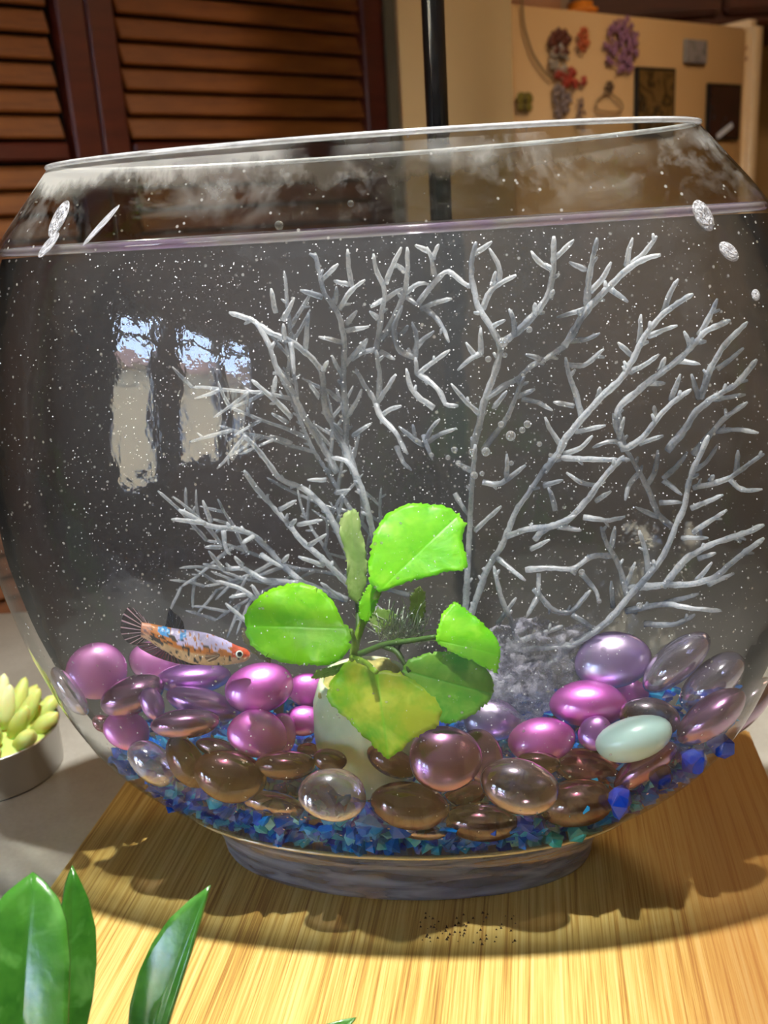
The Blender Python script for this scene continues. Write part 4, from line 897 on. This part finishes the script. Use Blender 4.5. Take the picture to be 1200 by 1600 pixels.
def fin(name, outl, root, mat, rays=10, y0=0):
    """membrane with raised rays, thickness by solidify"""
    c = np.array(root, float); n = 60; q = resample(outl, n); vs, fs = [], []
    for f in np.linspace(0, 1, 7):
        for k in range(n):
            p = c+(q[k]-c)*(.12+.88*f); wv = math.sin(k/n*rays*6.283)*.7*f; vs.append(fl(p[0], p[1], y0+wv))
    for r in range(6):
        for k in range(n-1): fs.append((r*n+k, r*n+k+1, (r+1)*n+k+1, (r+1)*n+k))
    me = mesh(vs, fs); ul = me.uv_layers.new(name='UVMap')
    for lp in me.loops: ul.data[lp.index].uv = ((lp.vertex_index % n)/n, (lp.vertex_index//n)/6)
    o = link(name, me, mat, fish); s = o.modifiers.new('t', 'SOLIDIFY'); s.thickness = .0002; s.offset = 0; return o
def mat_fin(name, c1, c2, rays, clear=.3):
    a = M(name); uv = a.n('ShaderNodeTexCoord').outputs['UV']; u = a.n('ShaderNodeSeparateXYZ', {0: uv}); w = a.math('ABSOLUTE', a.math('SINE', a.math('MULTIPLY', u.outputs[0], math.pi*rays)))
    r = a.ramp(w, [(.2, lin(c2)), (.45, lin(c1))]); p = a.pr(Base_Color=r, Roughness=.4)
    return a.surf(a.mix(a.math('MULTIPLY', w, clear), a.mix(.3, p, a.n('ShaderNodeBsdfTranslucent', {0: r})), a.n('ShaderNodeBsdfTransparent')))
fin('tail_fin', [(232,972),(222,962),(212,953),(204,948),(198,952),(194,962),(191,975),(191,988),(196,998),(203,1005),(213,1008),(223,1004),(233,998)], (238, 987), mat_fin('tail_membrane', (45, 25, 30), (205, 175, 185), 13, .5))
fin('dorsal_fin', [(257,984),(260,970),(263,949),(270,957),(279,963),(286,973),(288,986)], (274, 992), mat_fin('dorsal_membrane', (15, 12, 18), (55, 50, 60), 8, .25))
fin('anal_fin', [(213,1005),(222,1014),(240,1024),(258,1031),(280,1037),(300,1039),(322,1038),(330,1034)], (268, 1003), mat_fin('anal_membrane', (40, 14, 24), (120, 40, 60), 22, .15))
fin('pectoral_fin', [(340,1020),(330,1016),(322,1020),(320,1028),(326,1034),(338,1030)], (344, 1023), mat_fin('pectoral_membrane', (150, 110, 80), (210, 190, 160), 6, .6), y0=-11)
def ball(name, mat, par, loc, r, flat=1, seg=20):
    vs, fs = ballmesh(seg, 12); return link(name, mesh([(v[0]*r, v[1]*r*flat, v[2]*r) for v in vs], fs), mat, par, loc=loc)
ey_ = ball('eye', plain('pale_eye', (225, 235, 225), .2), fish, fl(373, 1022, -8.2), 6.0*kf, .55); ball('pupil', plain('black_pupil', (5, 5, 6), .05), ey_, (.3*kf, -2.6*kf, 0), 3.9*kf, .5)
# scrap of dead leaf before the fish's mouth
o = leaf('dead_leaf', [(386,985),(377,980),(380,1000),(393,1018),(408,1030),(422,1036),(424,1024),(412,1008),(400,990)], .28, (0, -.9, .3), mat_leaf('brown_leaf', (110, 100, 75), (150, 140, 110), (170, 160, 120), trans=.3), None, np.zeros(3)); tag(o, 'scrap of brownish dead leaf in front of the mouth of the fish', 'leaf')

# ================================================================== BUBBLES
a = M('bubble'); F0, cs = a.schlick(.2, power=1.6); a.surf(a.mix(F0, a.n('ShaderNodeBsdfTransparent', {0: (.97, .97, .97, 1)}), a.mix(.35, a.n('ShaderNodeBsdfGlossy', {'Roughness': .05}), a.n('ShaderNodeBsdfDiffuse', {0: (.9, .93, .95, 1)}))))
bb = [(786,535,8,'large air bubble in the fork high at the centre of the coral'),(827,515,5,'air bubble right of and above the large fork bubble'),(789,555,4,'small air bubble just under the large fork bubble'),(763,561,5,'air bubble left of and below the large fork bubble'),
 (798,681,8,'large air bubble at the lower end of the middle coral twig'),(824,663,6,'air bubble up and right of the large mid-height bubble'),(816,672,5,'air bubble touching the lower left of its larger upper right twin'),(783,663,5,'air bubble up and left of the large mid-height bubble'),(843,694,4,'lone small air bubble right of the large mid-height bubble'),
 (737,706,5,'middle air bubble in the row above the largest leaf'),(759,706,7,'largest air bubble at the right end of the row above the largest leaf'),(710,703,5,'air bubble at the top left of the row above the largest leaf'),(700,715,4,'leftmost air bubble of the row above the largest leaf'),(716,724,5,'air bubble under the left end of the row above the largest leaf'),
 (726,732,4,'lowest small air bubble under the left half of the row'),(741,743,6,'larger of two neighbouring air bubbles nearest above the largest leaf'),(753,740,4,'smaller of two neighbouring air bubbles nearest above the largest leaf'),(799,724,4,'small air bubble on the bright twig right of the bubble row'),(674,711,4,'single small air bubble far left of the bubble row'),
 (909,894,5,'air bubble on the horizontal twigs above the right pebbles'),(999,946,5,'air bubble right above the lilac pebble'),(936,939,4,'small air bubble at the tip of a drooping right twig'),(873,713,4,'right one of two tiny air bubbles at the right coral fork'),(860,711,3,'left one of two tiny air bubbles at the right coral fork'),
 (436,352,7,'clear water droplet above the waterline, left of centre'),(548,318,5,'clear water droplet under the rim near the centre')]
bme = mesh(*ballmesh(16, 10)); bme.materials.append(a.m)
for x, y, r, lb in bb:
    P = inb(x, y, .5 if y > 400 else .01, .004); o = link('air_bubble', bme, None, loc=P); s = r*mpp(P); o.scale = (s, s, s)
    if y > 400: tag(o, lb, 'bubble', 'air bubbles among the coral')
    else: tag(o, lb, 'droplet', 'droplets above the waterline')

a = M('painted_reflection'); w = a.noise(a.coord(scale=(.6, 1, 1)), 2.6, 3, .6)  # white blobs on the glass, painted reflections of a light
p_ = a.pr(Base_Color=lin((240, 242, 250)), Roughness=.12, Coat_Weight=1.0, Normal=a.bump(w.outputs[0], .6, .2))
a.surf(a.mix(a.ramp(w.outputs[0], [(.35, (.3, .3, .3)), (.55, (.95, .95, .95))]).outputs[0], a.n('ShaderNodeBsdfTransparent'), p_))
for x, y, A_, B_, an, lb in ((92, 342, 32, 14, -62, 'large milky ribbed painted reflection on the glass near the left rim corner'), (76, 383, 26, 9, -35, 'milky painted reflection streak crossing the waterline at the left'), (158, 352, 44, 5, -38, 'long thin milky painted reflection right of the large left one'),
        (1099, 337, 27, 14, 50, 'milky ribbed painted reflection on the waterline at the right'), (1139, 393, 21, 11, 25, 'smaller ribbed painted reflection just below the waterline at the right'), (1181, 461, 9, 8, 0, 'small round white painted reflection at the right edge of the glass')):
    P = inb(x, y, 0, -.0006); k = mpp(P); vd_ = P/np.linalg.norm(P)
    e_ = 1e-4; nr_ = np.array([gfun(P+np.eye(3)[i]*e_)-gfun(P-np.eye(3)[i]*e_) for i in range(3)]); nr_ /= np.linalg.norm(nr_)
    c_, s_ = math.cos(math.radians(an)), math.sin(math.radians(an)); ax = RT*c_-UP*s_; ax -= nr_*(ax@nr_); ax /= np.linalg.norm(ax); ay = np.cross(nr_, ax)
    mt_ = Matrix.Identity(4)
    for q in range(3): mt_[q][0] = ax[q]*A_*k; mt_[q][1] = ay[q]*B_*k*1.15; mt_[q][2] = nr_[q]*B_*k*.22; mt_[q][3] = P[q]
    o = link('reflection_mark', mesh(*ballmesh(24, 14)), a.m); o.matrix_world = mt_; tag(o, lb, 'droplet', 'painted light reflections on the glass')

# ================================================================== CACTUS CANDLE (left)
KC = np.array([-.214, .451]); cdl = empty('candle', (KC[0], KC[1], ZC)); tag(cdl, 'lime green succulent-shaped wax candle in a metal cup at the left edge', 'candle')
am = M('brushed_aluminium'); am.surf(am.pr(Base_Color=lin((200, 198, 195)), Metallic=1.0, Roughness=.3))
link('metal_cup', lathe([(.0, 0), (.0335, 0), (.0345, .001), (.035, .0225), (.036, .0235), (.0355, .0242), (.0343, .0235), (.0338, .016), (0, .015)], 56, False, False), am.m, cdl)
mw = M('lime_wax'); mw.surf(mw.pr(Base_Color=lin((196, 210, 120)), Roughness=.45, Subsurface_Weight=.5, Subsurface_Scale=.01)); mw2 = M('pale_wax'); mw2.surf(mw2.pr(Base_Color=lin((226, 232, 175)), Roughness=.45, Subsurface_Weight=.5, Subsurface_Scale=.01))
link('wax_base', lathe([(.033, .016), (.033, .0195), (.026, .022), (0.001, .024)], 48, True, False), mw.m, cdl)
for ring, (n_, r_, tilt, L_) in enumerate(((11, .022, 52, .020), (9, .015, 34, .024), (6, .008, 17, .027), (1, 0, 0, .028))):
    for k in range(n_):
        a_ = 2*math.pi*(k+.5*ring)/n_; tl = math.radians(tilt); prof = [(.0008, 0), (.0038, .003), (.0047, .010), (.0040, .016), (.0022, L_-.002), (.0004, L_)]
        o = link('petal', lathe(prof, 12), mw2.m if ring > 1 else mw.m, cdl, loc=(r_*math.cos(a_), r_*math.sin(a_), .019+.002*ring)); o.rotation_euler = Matrix.Rotation(a_, 4, 'Z').to_euler(); o.rotation_euler = (Matrix.Rotation(a_, 3, 'Z') @ Matrix.Rotation(tl, 3, 'Y')).to_euler()

# ================================================================== FOREGROUND PLANT
fp = empty('potted_plant', (-.10, .125, ZC)); tag(fp, 'glossy green houseplant whose leaves poke up at the bottom left', 'plant'); FO = np.array([-.10, .125, ZC])
link('pot', lathe([(.022, 0), (.025, .002), (.030, .040), (.032, .042), (.031, .044), (.028, .043), (.027, .036), (.0, .034)], 40, True, False), plain('white_ceramic', (220, 215, 205), .3), fp)
mF = mat_leaf('glossy_leaf', (45, 105, 30), (70, 135, 45), (85, 150, 55), trans=.15, rough=.25, coat=.5)
def fleaf(outl, Y, nrm, mid, lb):
    cx_, cy_ = np.mean([p[0] for p in outl]), np.mean([p[1] for p in outl]); P0 = onY(cx_, cy_, Y)
    o = link('leaf', leafmesh(outl, P0, nrm, .35, mid, FO, wav=.0, inside=False), mF, fp); s = o.modifiers.new('t', 'SOLIDIFY'); s.thickness = .0009; s.offset = 0; o['label'] = lb
fleaf([(45,1368),(30,1378),(5,1398),(-25,1440),(-45,1500),(-50,1580),(-35,1680),(0,1780),(40,1850),(75,1780),(100,1680),(110,1590),(112,1500),(105,1440),(90,1405),(65,1380)], .195, (.1, -.9, .42), ((45, 1368), (30, 1800)), 'broad glossy leaf at the bottom left corner')
fleaf([(119,1357),(106,1385),(98,1420),(92,1500),(85,1600),(80,1720),(90,1800),(110,1720),(130,1620),(142,1560),(149,1500),(149,1450),(140,1405),(128,1375)], .205, (.55, -.8, .3), ((119, 1357), (95, 1790)), 'narrow upright leaf just right of the broad one')
fleaf([(314,1388),(290,1408),(265,1435),(244,1470),(226,1515),(213,1565),(205,1630),(198,1730),(190,1800),(215,1790),(240,1700),(262,1610),(280,1550),(296,1490),(306,1440)], .205, (-.45, -.8, .4), ((314, 1388), (198, 1790)), 'long pointed leaf leaning right over the board')
fleaf([(556,1588),(535,1592),(505,1602),(470,1625),(440,1660),(420,1700),(450,1690),(500,1650),(540,1612)], .2, (-.1, -.6, .75), ((556, 1588), (425, 1695)), 'tip of a leaf entering at the bottom edge')
def fst(p, q, s):
    A_ = np.array(onY(*p, s)-FO); B_ = np.array([.0, .0, .034]); vs, fs = tube(resample([B_, (A_+B_)/2+np.array([0, 0, -.004]), A_], 10), .0016, 8); link('stalk', mesh(vs, fs), plain('stalk_green', (70, 110, 40), .4), fp)
fst((40, 1840), 0, .195); fst((92, 1795), 0, .205); fst((195, 1790), 0, .205); fst((425, 1695), 0, .2)
print('done', len(bpy.data.objects))
